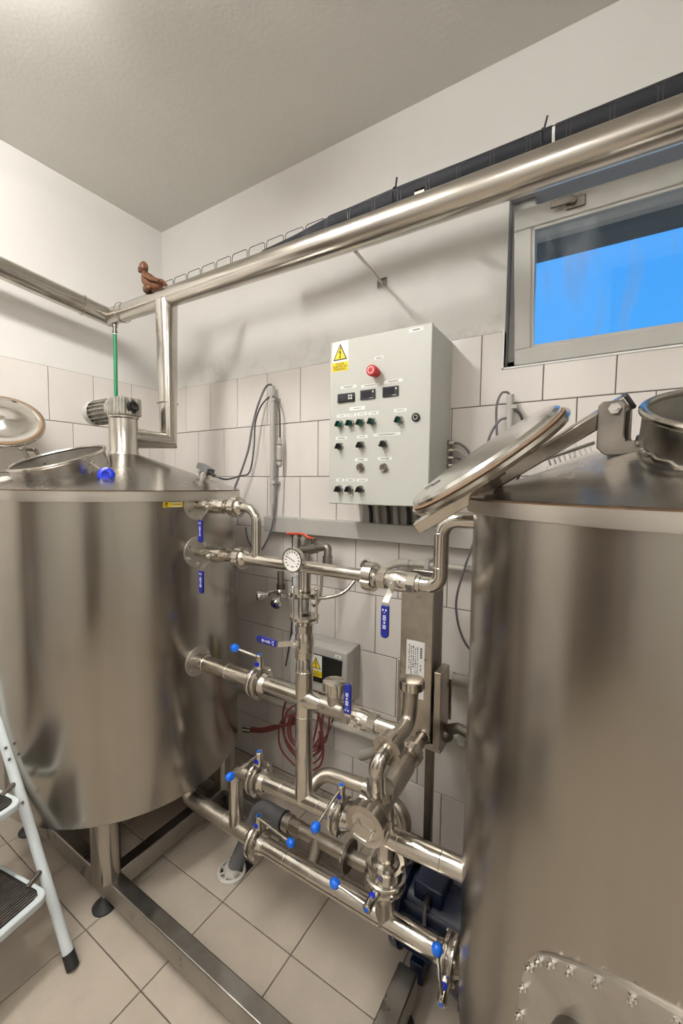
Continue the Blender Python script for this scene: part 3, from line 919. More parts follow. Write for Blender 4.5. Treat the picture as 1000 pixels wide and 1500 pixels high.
# ================================================================== CONTROL CABINET
CX0, CX1, CY, CZ0, CZ1 = 1.326, 1.725, -.225, 1.360, 1.963
cc = thing('control_cabinet', 'grey steel control cabinet with rotary switches and red stop button on the wall', 'control cabinet', (1.525, -.11, CZ0))
MB().box((CX0 + .002, CY + .020, CZ0 + .002), (CX1 - .002, -.008, CZ1 - .002)).build('housing', 'cabinet_paint', cc, bevel=.004)
door = MB().box((CX0, CY, CZ0), (CX1, CY + .017, CZ1)).build('door', 'cabinet_paint', cc, bevel=.004, seg=3)
FY = CY
def fp(x, z, d=0): return V((x, FY - d, z))
def plate_at(x, z, w, h, mt, parent, t=.0006, name='label_strip', tilt=0):
    tx = V((math.cos(tilt), 0, math.sin(tilt)))
    return MB().obox(fp(x, z, t / 2), tx, V((-tx.z, 0, tx.x)), w, h, t).build(name, mt, parent, smooth=False)
def marks(x, z, w, h, parent, rows=1, t=.0008):
    """print too small to read: short dark dashes in lines"""
    mb = MB(); rng = random.Random(int(x * 1e4 + z * 1e3))
    for r in range(rows):
        zz = z + (rows - 1) * h * .75 - r * h * 1.5
        ww = w * rng.uniform(.6, 1.0)
        xx = x - ww / 2
        while xx < x + ww / 2:
            l = rng.uniform(.0015, .004)
            mb.obox(fp(xx + l / 2, zz, t), X, Z, l, h, .0004)
            xx += l + .0008
    return mb.build('print', 'ink_grey', parent, smooth=False)
def lab(x, z, w, rows=1, h=.010, txt=None):
    p = plate_at(x, z, w, h, 'label_white', door)
    if txt: lettering(txt, .0072, fp(x, z, .0008), X, Z, 'ink', p)
    else: marks(x, z, w * .72, .0018 if rows > 1 else .0024, p, rows)
def warning(x, z, w, h, place, parent):
    """white warning label: yellow triangle with a bolt, yellow caption"""
    o, ax, ay = place
    az = ax.cross(ay)
    def P(a, b_, d=0): return o + ax * (x + a) + ay * (z + b_) + az * d
    s = MB().prism([(-w / 2, -h / 2), (w / 2, -h / 2), (w / 2, h / 2), (-w / 2, h / 2)], P(0, 0), ax, ay, .0006).build('warning_label', 'label_white', parent, smooth=False)
    tb_, tt, tw_ = -h * .13, h * .42, w * .43
    MB().prism([(-tw_, tb_), (tw_, tb_), (0, tt)], P(0, 0, .0006), ax, ay, .0003).build('triangle_border', 'ink', s, smooth=False)
    k = .80; cz_ = (tb_ * 2 + tt) / 3
    MB().prism([(-tw_ * k, cz_ + (tb_ - cz_) * k), (tw_ * k, cz_ + (tb_ - cz_) * k), (0, cz_ + (tt - cz_) * k)], P(0, 0, .0009), ax, ay, .0003).build('triangle_fill', 'yellow', s, smooth=False)
    bl = [(.02, .30), (-.09, .10), (-.01, .12), (-.03, -.03), (-.06, -.02), (0, -.10), (.05, .0), (.02, -.01), (.06, .17), (-.02, .15), (.07, .30)]
    MB().prism([(a * w, b_ * h) for a, b_ in bl], P(0, 0, .0012), ax, ay, .0003).build('bolt_symbol', 'ink', s, smooth=False)
    MB().prism([(-w / 2, -h / 2), (w / 2, -h / 2), (w / 2, -h * .2), (-w / 2, -h * .2)], P(0, 0, .0006), ax, ay, .0003).build('caption_field', 'yellow', s, smooth=False)
    for i, tx in enumerate(('POZOR', 'ELEKTRICKÉ', 'ZAŘÍZENÍ !')):
        lettering(tx, w * .155, P(0, -h * (.26 + .088 * i), .0012), ax, ay, 'ink', s)
warning(0, 0, .070, .108, (fp(1.3715, 1.9065), X, Z), door)
p_ = plate_at(1.668, 1.948, .050, .012, 'label_white', door, name='label_strip', tilt=.02)
marks(1.668, 1.948, .036, .0040, p_)
# emergency stop
es = MB().lathe([(.015, 0), (.015, .018), (.019, .020), (.0195, .040), (.017, .045), (.001, .046)], fp(1.524, 1.826), -Yd, 28).build('stop_button', 'red_plastic', door, label='red mushroom stop button')
MB().lathe([(.0095, 0), (.0115, 0), (.0115, .0006), (.0095, .0006)], fp(1.524, 1.826, .0459), -Yd, 24).build('button_mark', 'label_white', es)
lab(1.532, 1.877, .034, 2)
# displays
dl = MB().box((1.365, FY - .008, 1.736), (1.437, FY, 1.768)).build('display', 'black_plastic', door, bevel=.003)
MB().box((1.370, FY - .0086, 1.742), (1.408, FY - .0078, 1.763)).build('display_screen', 'screen', dl, smooth=False)
bt = MB()
for a in (0, 1):
    for b_ in (0, 1): bt.cyl(fp(1.416 + .010 * a, 1.7475 + .010 * b_, .008), fp(1.416 + .010 * a, 1.7475 + .010 * b_, .009), .0034, n=12)
bt.build('display_buttons', 'label_white', dl)
for x_, z_ in ((1.491, 1.7545), (1.580, 1.7555)):
    dl = MB().box((x_ - .030, FY - .006, z_ - .017), (x_ + .030, FY, z_ + .017)).build('display', 'black_plastic', door, bevel=.002)
    MB().box((x_ - .024, FY - .0066, z_ - .011), (x_ + .016, FY - .0058, z_ + .011)).build('display_screen', 'screen', dl, smooth=False)
    q = MB().obox(fp(x_ + .022, z_ + .008, .0062), X, Z, .005, .006, .0004).obox(fp(x_ + .016, z_ - .0140, .0062), X, Z, .016, .0016, .0004)
    q.build('display_print', 'label_white', dl, smooth=False)
lab(1.408, 1.791, .068, 2); lab(1.498, 1.786, .070, 2); lab(1.588, 1.790, .070, 2)
# switches
def switch(x, z, lens=None):
    b_ = MB().lathe([(.0155, 0), (.0155, .004), (.013, .007), (.013, .010), (.001, .010)], fp(x, z), -Yd, 24).build('switch_bezel', 'steel_bright', door)
    k = MB().lathe([(.0115, .009), (.0115, .018), (.0095, .022), (.001, .023)], fp(x, z), -Yd, 20)
    kn = k.build('switch_knob', lens or 'black_plastic', b_)
    MB().obox(fp(x - .002, z, .026), V((.45, 0, .9)), -Yd, .022, .012, .006).build('switch_lever', 'black_plastic', b_, bevel=.002)
for i, x_ in enumerate((1.376, 1.421, 1.465, 1.511)):
    switch(x_, 1.657, 'green_lens'); lab(x_ + .003, 1.688 + .001 * (i == 2), .040, 1, .011, ('1,5 KW', '3,0 KW', '3,0 KW', '1,6 KW')[i])
switch(1.615, 1.655, 'green_lens'); lab(1.617, 1.689, .046)
lab(1.447, 1.710, .064, 1, .013)
switch(1.377, 1.575); switch(1.467, 1.576); switch(1.559, 1.576)
lab(1.380, 1.606, .048, 2); lab(1.469, 1.607, .044); lab(1.567, 1.610, .105, 2)
def socket(x, z):
    b_ = MB().lathe([(.0155, 0), (.0155, .009), (.013, .012), (.011, .012), (.010, .009), (.001, .009)], fp(x, z), -Yd, 24).build('signal_lamp', 'steel_pipe', door)
    c_ = MB()
    for a in range(3):
        t = math.radians(90 + 120 * a)
        c_.cyl(fp(x + .005 * math.cos(t), z + .005 * math.sin(t), .009), fp(x + .005 * math.cos(t), z + .005 * math.sin(t), .0105), .0022, n=8)
    c_.build('lamp_slots', 'ink', b_)
socket(1.466, 1.4965); socket(1.560, 1.494)
lab(1.466, 1.524, .052, 2); lab(1.561, 1.526, .054, 2)
for x_ in (1.376, 1.421, 1.467): switch(x_, 1.4165)
lab(1.378, 1.450, .036, 2); lab(1.422, 1.450, .036, 2); lab(1.471, 1.450, .046)
lk = MB().lathe([(.0145, 0), (.0145, .005), (.012, .007), (.008, .007), (.008, .004), (.001, .004)], fp(1.675, 1.660), -Yd, 24).build('door_lock', 'black_plastic', door)
MB().lathe([(.0085, 0), (.0060, 0), (.0060, .0012), (.0085, .0012)], fp(1.675, 1.660, .0066), -Yd, 20).build('lock_ring', 'steel_bright', lk)
# cable glands on the right side
for i, z_ in enumerate((1.590, 1.563, 1.536, 1.508)):
    g_ = MB(); hexa(g_, (CX1 - .004, -.030, z_), (CX1 + .006, -.030, z_), .0125); g_.cyl((CX1 + .006, -.030, z_), (CX1 + .022, -.030, z_), .0095, .007, n=16)
    g_.build('cable_gland', 'steel_dull', cc)
    c_ = MB().tube(spline([(CX1 + .018, -.030, z_), (CX1 + .045, -.034, z_ - .006), (CX1 + .075, -.030, z_ - .035), (CX1 + .10, -.022, z_ - .10), (CX1 + .105, -.020, 1.27)]), .0042 if i != 1 else .006, 8)
    c_.build('side_cable', ['grey_cable', 'beige_pvc', 'grey_cable', 'black_cable'][i], cc)
# wiring between cabinet and trunking
for i, x_ in enumerate((1.412, 1.446, 1.492, 1.530, 1.578, 1.612)):
    MB().tube(spline([(x_, -.060, CZ0 + .004), (x_ + .004 * (-1) ** i, -.050, 1.325), (x_, -.038, 1.272)]), .0075 if i % 2 == 0 else .010, 10).build('drop_cable', 'black_cable' if i % 2 == 0 else 'grey_plastic', cc)
MB().box((1.365, -.026, 1.270), (1.70, -.010, 1.372)).build('mounting_plate', 'grey_plastic', cc, smooth=False)

tr_ = thing('cable_trunking', 'pale grey plastic cable trunking running under the control cabinet', 'trunking', (1.4, -.03, 1.20))
MB().box((.835, -.055, 1.205), (1.985, -.008, 1.278)).build('duct_body', 'grey_plastic', tr_, bevel=.003)
MB().box((.836, -.058, 1.207), (1.984, -.0545, 1.2765)).build('cover', 'grey_plastic', tr_, bevel=.002)

def conduit(x, z0, z1, label, clips):
    c_ = thing('conduit', label, 'conduit', (x, -.04, z0))
    MB().lathe([(.0115, z0), (.0115, z1), (.0098, z1), (.0098, z0)], (x, -.04, 0), Z, 20).build('tube', 'grey_plastic', c_)
    for z_ in clips:
        MB().box((x + .002, -.052, z_ - .007), (x + .024, -.008, z_ + .007)).box((x - .014, -.030, z_ - .007), (x + .014, -.008, z_ + .007)).build('clip', 'grey_plastic', c_, bevel=.002)
    return c_
conduit(.878, 1.340, 1.892, 'grey plastic conduit standing on the trunking left of the cabinet', (1.83, 1.44))
MB().box((.872, -.048, 1.28), (.884, -.034, 1.345)).build('cut_channel', 'grey_plastic', bpy.data.objects['conduit'], smooth=False)
conduit(1.937, 1.40, 1.742, 'short grey conduit beside the right tank lid below the window', (1.70,))

def cable(label, pts, r, mt, name='cable', n=8, group=None):
    o = MB().tube(spline(pts, 7), r, n).build(name, mt)
    return tag(o, label, 'cable', group)
cable('grey cable looping from the top of the left conduit down behind the tank', [(.878, -.042, 1.885), (.868, -.045, 1.900), (.84, -.05, 1.885), (.800, -.06, 1.80), (.775, -.07, 1.70), (.755, -.075, 1.60), (.715, -.08, 1.50), (.66, -.08, 1.40), (.62, -.08, 1.30)], .0052, 'grey_cable')
CABLE_LATER = lambda st_: cable('black sensor lead swinging from the tank top probe up to the conduit', [st_, st_ + V((.03, .03, -.012)), (.955, -.33, 1.463), (.885, -.20, 1.485), (.835, -.12, 1.60), (.805, -.08, 1.72), (.822, -.06, 1.80), (.866, -.052, 1.842)], .0036, 'black_cable')
cable('black lead from the conduit clip down to the inline connector', [(.888, -.052, 1.842), (.905, -.05, 1.830), (.925, -.048, 1.78), (.930, -.048, 1.70), (.930, -.048, 1.645)], .0042, 'black_cable')
cable('grey lead from the inline connector sagging below the trunking', [(.928, -.06, 1.520), (.926, -.065, 1.42), (.917, -.07, 1.30), (.893, -.075, 1.20), (.845, -.08, 1.12), (.80, -.08, 1.11), (.755, -.08, 1.16), (.74, -.08, 1.22)], .0045, 'grey_cable')
ic = thing('inline_connector', 'grey inline cable connector hanging beside the left conduit', 'connector', (.930, -.05, 1.52))
MB().lathe([(.006, 1.512), (.011, 1.522), (.013, 1.530), (.0105, 1.540), (.013, 1.546), (.0135, 1.60), (.013, 1.612), (.0105, 1.616), (.012, 1.624), (.012, 1.636), (.006, 1.648)], (.930, -.05, 0), Z, 18, True).build('casing', 'grey_plastic', ic)
for z_ in (1.541, 1.6155): MB().ring((.930, -.05, z_), Z, .0112, .0018, 18, 6).build('seal', 'black_plastic', ic)
cable('grey cable hanging between the heat exchanger and the right tank', [(1.86, -.07, 1.36), (1.845, -.072, 1.26), (1.81, -.075, 1.14), (1.785, -.075, 1.03), (1.79, -.075, .95), (1.815, -.075, .88), (1.85, -.075, .84), (1.89, -.075, .82)], .0042, 'grey_cable')
cable('grey cable hooped over the short conduit beside the right tank lid', [(1.937, -.042, 1.737), (1.927, -.048, 1.750), (1.908, -.05, 1.745), (1.895, -.05, 1.70), (1.90, -.05, 1.60), (1.905, -.05, 1.52)], .0042, 'grey_cable')
cable('black cable looping behind the right tank lid near the short conduit', [(1.955, -.045, 1.690), (1.975, -.05, 1.665), (1.99, -.055, 1.60), (1.985, -.06, 1.50), (1.96, -.06, 1.42)], .0045, 'black_cable')
cable('thin grey cable arching from the conduit to below the lid', [(1.93, -.045, 1.665), (1.905, -.05, 1.655), (1.875, -.052, 1.60), (1.862, -.055, 1.50), (1.86, -.055, 1.42)], .0042, 'grey_cable')

# probe on the cone of the left tank
ts = thing('temperature_probe', 'clamped temperature probe with a dark grey plug on the left tank top', 'probe', (.892, -.45, 1.44))
pn = V((.325, .133, 0)).normalized() * math.sin(sl) + Z * math.cos(sl)
po = V((.884, -.455, 1.440))
MB().lathe([(.015, -.008), (.015, .014), (.022, .016), (.022, .020), (.028, .021), (.028, .033), (.022, .034), (.022, .038), (.001, .038)], po, pn, 24).build('ferrule', 'steel_bright', ts)
MB().cyl(po + pn * .025 + V((-.03, -.008, .004)), po + pn * .025 + V((-.018, -.005, .004)), .006, n=10).build('clamp_screw', 'steel_bright', ts)
pd = V((.85, -.18, -.28)).normalized()
pg = MB(); pg.obox(po + pn * .050 - pd * .008, pd, pn.cross(pd), .085, .034, .024)
pg.build('plug', 'grey_pvc', ts, bevel=.003)
MB().cyl(po + pn * .048 + pd * .02, po + pn * .044 + pd * .072, .013, .005, n=12).build('strain_relief', 'black_plastic', ts)
CABLE_LATER(po + pn * .044 + pd * .070)

# floodlight lying behind the right tank's cone
fl_ = thing('floodlight', 'grey finned floodlight standing behind the right tank lid arm', 'floodlight', (2.13, -.20, 1.40))
fdx = V((1, 0, .35)).normalized(); fdz = V((-.35, 0, 1)).normalized(); fo = V((2.135, -.205, 1.510))
MB().obox(fo - fdz * .016, fdx, Yd, .13, .05, .032).build('lamp_housing', 'grey_plastic', fl_, bevel=.004)
for k in range(9):
    MB().obox(fo + fdx * (-.054 + .0135 * k) + fdz * .008, fdx, Yd, .0035, .048, .020).build('fin', 'grey_plastic', fl_, smooth=False)
MB().obox(fo + fdz * .024, fdx, Yd, .135, .05, .006).build('top_plate', 'steel_dark', fl_, bevel=.002)
MB().obox(fo + fdz * .038 - fdx * .02 + Yd * .03, fdx, Yd, .09, .03, .03).build('driver_box', 'white_plastic', fl_, bevel=.004)
yk = MB(); yk.box((2.126, -.20, 1.20), (2.144, -.194, 1.49)).box((2.126, -.20, 1.20), (2.144, -.008, 1.206))
yk.build('wall_yoke', 'steel_dull', fl_, smooth=False)

# ================================================================== PIPEWORK
PY = -.583
PR, BR = .0175, .0265
def slotnut(mb, c, axis, R, t, slots=6, n=60, depth=.12):
    """slotted dairy union nut centred at c"""
    c = V(c); ax = V(axis).normalized(); x, y = perp(ax)
    poly = []
    per = n // slots
    for k in range(n):
        a = 2 * math.pi * k / n
        r = R * (1 - depth) if (k % per) < max(1, per // 5) else R
        poly.append((r * math.cos(a), r * math.sin(a)))
    mb.prism(poly, c - ax * (t / 2), x, y, t * (1 if x.cross(y).dot(ax) > 0 else -1))
    return mb

def ball_valve(label, c, axis, stem, lever, s=1.0, group='blue lever ball valves', off=.067, body_r=.0265):
    c, ax, st, lv = V(c), V(axis).normalized(), V(stem).normalized(), V(lever).normalized()
    t = thing('ball_valve', label, 'valve', tuple(c), group)
    mb = MB()
    b = body_r * s
    mb.cyl(c - ax * .052 * s, c - ax * .030 * s, b, n=8).cyl(c + ax * .030 * s, c + ax * .052 * s, b, n=8)
    mb.lathe([(b * .80, -.062 * s), (b * .82, -.050 * s), (b * .88, -.031 * s), (b * 1.02, -.018 * s), (b * 1.06, 0), (b * 1.02, .018 * s), (b * .88, .031 * s), (b * .82, .05 * s), (b * .80, .062 * s)], c, ax, 24, True)
    mb.build('valve_body', 'steel_pipe', t)
    sm = MB(); sm.cyl(c + st * .02 * s, c + st * .036 * s, .011 * s, n=16); hexa(sm, c + st * .040 * s, c + st * .047 * s, .0085 * s); sm.cyl(c + st * .03 * s, c + st * .052 * s, .0045 * s, n=10)
    sm.obox(c + st * .034 * s - lv * .006 * s, ax, lv, .036 * s, .008 * s, .004 * s)
    sm.build('stem', 'steel_bright', t)
    h = MB(); wd_ = lv.cross(st)
    p0 = c + st * .0385 * s; p1 = p0 + lv * .012 * s; p2 = c + st * off * s + lv * .040 * s; p3 = p2 + lv * .012 * s
    h.beam(p0 - lv * .010 * s, p1, .017 * s, .003 * s, st); h.beam(p1, p2, .016 * s, .003 * s, st.cross(wd_).cross(wd_) if False else (p2 - p1).cross(wd_)); h.beam(p2, p3, .016 * s, .003 * s, st)
    hd_ = h.build('lever', 'steel_bright', t, smooth=False)
    gl_ = .080 * s; gw = .0205 * s
    out = []
    for k in range(9):
        a = -math.pi / 2 + math.pi * k / 8
        out.append((gl_ - gw / 2 * .9 + gw / 2 * .9 * math.cos(a), gw / 2 * math.sin(a)))
    out = [(0, -gw / 2)] + out + [(0, gw / 2)]
    zdir = lv.cross(wd_)
    sg = 1 if zdir.dot(st) > 0 else -1
    g = MB().prism(out, p2 + lv * .007 * s - st * .004 * s, lv, wd_, .008 * s * sg)
    gr = g.build('grip', 'blue_grip', hd_, bevel=.0018 * s, label='blue plastic lever sleeve')
    q = MB(); gp = p2 + lv * .007 * s + st * .0043 * s
    for a, w, l in ((.010, .004, .005), (.010, -.004, .005), (.0165, 0, .0015)):
        q.obox(gp + lv * a * s + wd_ * w * s, lv, wd_, l * s, .0042 * s, .0005)
    for a in (.024, .0275, .031, .0345, .048, .0515, .055):
        q.obox(gp + lv * a * s, lv, wd_, .0022 * s, .0085 * s, .0005)
    q.obox(gp + lv * .041 * s, V(lv) + wd_, V(lv) - wd_, .0050 * s, .0050 * s, .0005)
    q.build('print', 'print_white', gr, smooth=False)
    return t

def butterfly(label, c, axis, neck, knob, R=.051, hgt=.092, rod_h=.082):
    c, ax, nk_ = V(c), V(axis).normalized(), V(neck).normalized()
    t = thing('butterfly_valve', label, 'valve', tuple(c), 'butterfly valves with blue ball levers')
    mb = MB()
    for s_ in (-1, 1):
        mb.lathe([(.028, .004), (R, .004), (R + .001, .006), (R + .001, .013), (R - .003, .016), (.034, .017), (.0305, .023), (.0285, .034), (.027, .036)], c, ax * s_, 40)
    mb.build('valve_body', 'steel_pipe', t)
    MB().lathe([(.028, -.004), (R - .003, -.004), (R - .003, .004), (.028, .004)], c, ax, 36).build('seal', 'steel_dark', t)
    bo_ = MB(); x_, y_ = perp(ax)
    for k in range(4):
        a = math.pi / 4 + k * math.pi / 2
        p = c + x_ * ((R - .006) * math.cos(a)) + y_ * ((R - .006) * math.sin(a))
        hexa(bo_, p - ax * .020, p + ax * .020, .0045)
    bo_.build('bolts', 'steel_bright', t)
    nb = MB().lathe([(.016, R * .7), (.014, R + .006), (.012, R + .010), (.012, hgt - .002), (.0105, hgt), (.001, hgt)], c, nk_, 24)
    ne = nb.build('neck', 'steel_pipe', t)
    MB().lathe([(.0065, 0), (.006, .0012), (.001, .0014)], c + nk_ * hgt, nk_, 16).build('cap_badge', 'blue_knob', ne)
    sd = V((0, -1, 0)) if abs(nk_.y) < .8 else V((0, 0, 1))
    sd = (sd - nk_ * sd.dot(nk_)).normalized()
    MB().lathe([(.008, 0), (.008, .003), (.006, .004), (.001, .004)], c + nk_ * (R + .012) + sd * .0105, sd, 16).build('name_badge', 'blue_wheel', ne)
    k0 = c + nk_ * rod_h; k1 = V(knob); d = (k1 - k0).normalized()
    rd = MB().cyl(k0, k1, .0042, n=12).build('lever', 'steel_bright', t)
    MB().lathe([(.003, -.013), (.008, -.0115), (.0118, -.006), (.0132, .001), (.0118, .008), (.007, .0135), (.001, .0152)], k1, d, 20).build('ball_knob', 'blue_knob', rd, label='blue ball knob')
    return t

# ---- top outlet: valve, union and elbow down to the header
def pz(x): return .462 + .040 * (x - 1.19) / .77
p1 = thing('steel_pipe', 'short stainless pipe bending down from the topmost tank valve', 'pipe', (1.2, PY, 1.20), 'stainless pipe runs')
MB().cyl((1.0, PY, 1.355), (1.055, PY, 1.355), .015).build('stub', 'steel_pipe', p1)
MB().tube(rpath([(1.155, PY, 1.355), (1.292, PY, 1.355), (1.292, PY, 1.20)], .045), .0155, 24).build('bend', 'steel_pipe', p1)
slotnut(MB(), (1.203, PY, 1.355), X, .034, .024).build('union_nut', 'steel_pipe', p1)
MB().lathe([(.026, .012), (.024, .022), (.0165, .030)], (1.203, PY, 1.355), X, 28).build('union_liner', 'steel_pipe', p1)
ball_valve('ball valve with hanging blue lever, topmost on the left tank', (1.108, PY, 1.355), X, (0, -1, 0), (0, 0, -1), .92, off=.072)
# ---- header
hp = thing('steel_pipe', 'long stainless header pipe carrying the dial thermometer between both tanks', 'pipe', (1.45, PY, 1.17), 'stainless pipe runs')
MB().cyl((1.0, PY, 1.19), (1.055, PY, 1.19), .016).build('stub', 'steel_pipe', hp)
MB().cyl((1.16, PY, 1.19), (1.725, PY, 1.189), PR, n=28).build('pipe', 'steel_pipe', hp)
for x_, R_ in ((1.222, .036), (1.703, .038)):
    slotnut(MB(), (x_, PY, 1.189), X, R_, .026).build('union_nut', 'steel_pipe', hp)
    MB().lathe([(R_ * .78, .012), (R_ * .72, .020), (PR, .030)], (x_, PY, 1.189), X, 28).build('union_liner', 'steel_pipe', hp)
MB().tube(rpath([(1.83, PY, 1.188), (1.893, PY, 1.188), (1.893, PY, 1.352), (1.995, PY, 1.352)], .042), PR + .001, 28).build('swan_neck', 'steel_pipe', hp)
for z_ in (1.235, 1.318):
    MB().ring((1.893, PY, z_), Z, PR + .0012, .0012, 32, 6).build('weld_seam', 'steel_bright', hp)
ball_valve('ball valve with hanging blue lever, second from top on the left tank', (1.112, PY, 1.19), X, (0, -1, 0), (0, 0, -1), .95, off=.072)
ball_valve('ball valve with hanging blue lever in front of the heat exchanger', (1.782, PY, 1.188), X, (0, -1, 0), (0, 0, -1), 1.0, off=.072)

# ---- dial thermometer
tm = thing('dial_thermometer', 'round dial thermometer with a white face on the header pipe', 'thermometer', (1.49, -.64, 1.19))
dc = V((1.493, -.640, 1.221))
MB().lathe([(.001, -.004), (.030, -.004), (.034, 0), (.035, .012), (.034, .016), (.0315, .016), (.0305, .012), (.001, .0112)], dc, (0, -1, 0), 44).build('case', 'steel_pipe', tm)
df_ = MB().lathe([(.0308, 0), (.0308, .001), (.001, .001)], dc + V((0, -.0115, 0)), (0, -1, 0), 40).build('dial', 'dial_face', tm)
tk_ = MB()
for k in range(13):
    a = math.radians(225 - 270 * k / 12)
    d = V((math.cos(a), 0, math.sin(a)))
    tk_.obox(dc + d * .0225 - Yd * .0128, d, Yd, .0042, .0006, .0036)
    tk_.obox(dc + d * .0285 - Yd * .0128, d, Yd, .0025, .0006, .0008)
tk_.obox(dc - Z * .0185 - Yd * .0128, X, Z, .010, .0026, .0006)
tk_.build('scale_marks', 'ink_grey', df_, smooth=False)
MB().obox(dc + V((-.006, -.0135, .0035)), V((-.9, 0, .40)), V((.4, 0, .9)), .034, .0016, .0006).build('pointer', 'ink', df_, smooth=False)
MB().cyl(dc + V((0, .004, 0)), (1.487, PY - .008, 1.20), .008, n=14).build('stem', 'steel_pipe', tm)

# ---- standpipe with sight glass, valve and reducer
SX = 1.484
sp_ = thing('steel_pipe', 'upright stainless standpipe under the sight glass', 'pipe', (SX, PY, .465), 'stainless pipe runs')
MB().cyl((SX, PY, 1.18), (SX, PY, 1.118), .0185, n=28).build('upper_stub', 'steel_pipe', sp_)
MB().lathe([(BR, pz(SX)), (BR, .878), (.0225, .930), (.0195, .935)], (SX, PY, 0), Z, 32).build('lower_pipe', 'steel_pipe', sp_)
MB().ring((SX, PY, .879), Z, BR, .0014, 32, 6).build('weld_seam', 'steel_bright', sp_)
MB().ring((SX, PY, .742), Z, BR, .0010, 32, 6).build('weld_seam', 'steel_bright', sp_)
sg = thing('sight_glass', 'flanged sight glass held by bolts below the thermometer', 'sight glass', (SX, PY, 1.03))
for z_ in (1.108, 1.036):
    flange(MB(), (SX, PY, z_), Z, .043, .016, .009, 44).build('flange', 'steel_pipe', sg)
MB().lathe([(.0195, 1.045), (.0195, 1.108), (.0170, 1.108), (.0170, 1.045)], (SX, PY, 0), Z, 28).build('glass_tube', 'clear_glass', sg)
for k in range(4):
    a = math.radians(20 + 90 * k)
    p = V((SX + .036 * math.cos(a), PY + .036 * math.sin(a), 0))
    bb = MB().cyl(p + Z * 1.024, p + Z * 1.130, .0036, n=10)
    bb.sphere(p + Z * 1.126, .006, n=10, m=6).sphere(p + Z * 1.028, .006, n=10, m=6)
    bb.build('tie_bolt', 'steel_bright', sg)
MB().lathe([(.0165, 1.036), (.0165, 1.012), (.0195, 1.010)], (SX, PY, 0), Z, 24).build('neck', 'steel_pipe', sg)
ball_valve('ball valve on the upright pipe with its blue lever pointing left', (SX, PY, .968), Z, (-.10, -1, 0), (-1, 0, .02), .95, off=.070, body_r=.029)

# ---- middle line
ml = thing('steel_pipe', 'stainless pipe run leaving the left tank at mid height', 'pipe', (1.4, PY, .76), 'stainless pipe runs')
MB().cyl((1.0, PY, .793), (1.275, PY, .793), BR, n=32).build('pipe', 'steel_pipe', ml)
MB().cyl((1.335, PY, .793), (1.484, PY, .793), BR, n=32).build('pipe', 'steel_pipe', ml)
MB().lathe([(BR, 0), (BR, .03), (.0215, .058), (.0205, .075), (.0205, .18)], (1.484, PY, .793), X, 32).build('reducer', 'steel_pipe', ml)
MB().cyl((1.72, PY, .791), (1.80, PY, .791), .0205, n=28).build('pipe', 'steel_pipe', ml)
for x_ in (1.05, 1.165): MB().ring((x_, PY, .793), X, BR, .0014, 32, 6).build('weld_seam', 'steel_bright', ml)
te = MB().cyl((1.548, PY, .793), (1.625, PY, .793), .0245, n=28).lathe([(.020, .78), (.021, .835), (.024, .842)], (1.592, PY, 0), Z, 28)
tee = te.build('tee', 'steel_dull', ml)
cp = MB(); slotnut(cp, (1.592, PY, .862), Z, .034, .022, 4); cp.lathe([(.033, .873), (.028, .8745), (.001, .875)], (1.592, PY, 0), Z, 32); cp.lathe([(.024, .835), (.026, .852)], (1.592, PY, 0), Z, 24)
cpo = cp.build('blind_cap', 'steel_pipe', tee)
MB().obox((1.592, PY, .8752), V((.9, .45, 0)), V((-.45, .9, 0)), .066, .0022, .0012).build('scratch_line', 'steel_bright', cpo, smooth=False)
butterfly('butterfly valve with raised blue knob on the mid height pipe', (1.304, PY, .793), X, Z, (1.238, -.625, .905))
ball_valve('ball valve with its blue lever standing upright in front of the fuse box', (1.678, PY, .791), X, (0, -1, 0), (0, 0, 1), 1.0, off=.070)

# ---- elbow piece with capped riser and union down to the strainer
ep = thing('steel_pipe', 'stainless elbow with a capped riser in front of the heat exchanger', 'pipe', (1.80, PY, .64), 'stainless pipe runs')
MB().tube(rpath([(1.797, -.645, .791), (1.797, -.528, .791), (1.800, -.522, .885)], .034), .0205, 28).build('riser', 'steel_dull', ep)
cp = MB(); slotnut(cp, (1.801, -.522, .898), Z, .034, .022, 4); cp.lathe([(.033, .909), (.028, .9105), (.001, .911)], (1.801, -.522, 0), Z, 32)
cp.build('blind_cap', 'steel_pipe', ep)
slotnut(MB(), (1.797, -.652, .789), V((0, 1, .05)), .037, .030).build('union_nut', 'steel_dull', ep)
MB().tube(rpath([(1.797, -.660, .789), (1.795, -.715, .780), (1.768, -.650, .660), (1.762, -.625, .628)], .06, 12), .0190, 24).build('bend', 'steel_pipe', ep)
sax = V((-.0425, -.345, -.095)).normalized()
su = V((1.760, -.620, .640)); sn = V((.02, -.12, 1)).normalized()
slotnut(MB(), su, sn, .036, .024).build('union_nut', 'steel_pipe', ep)

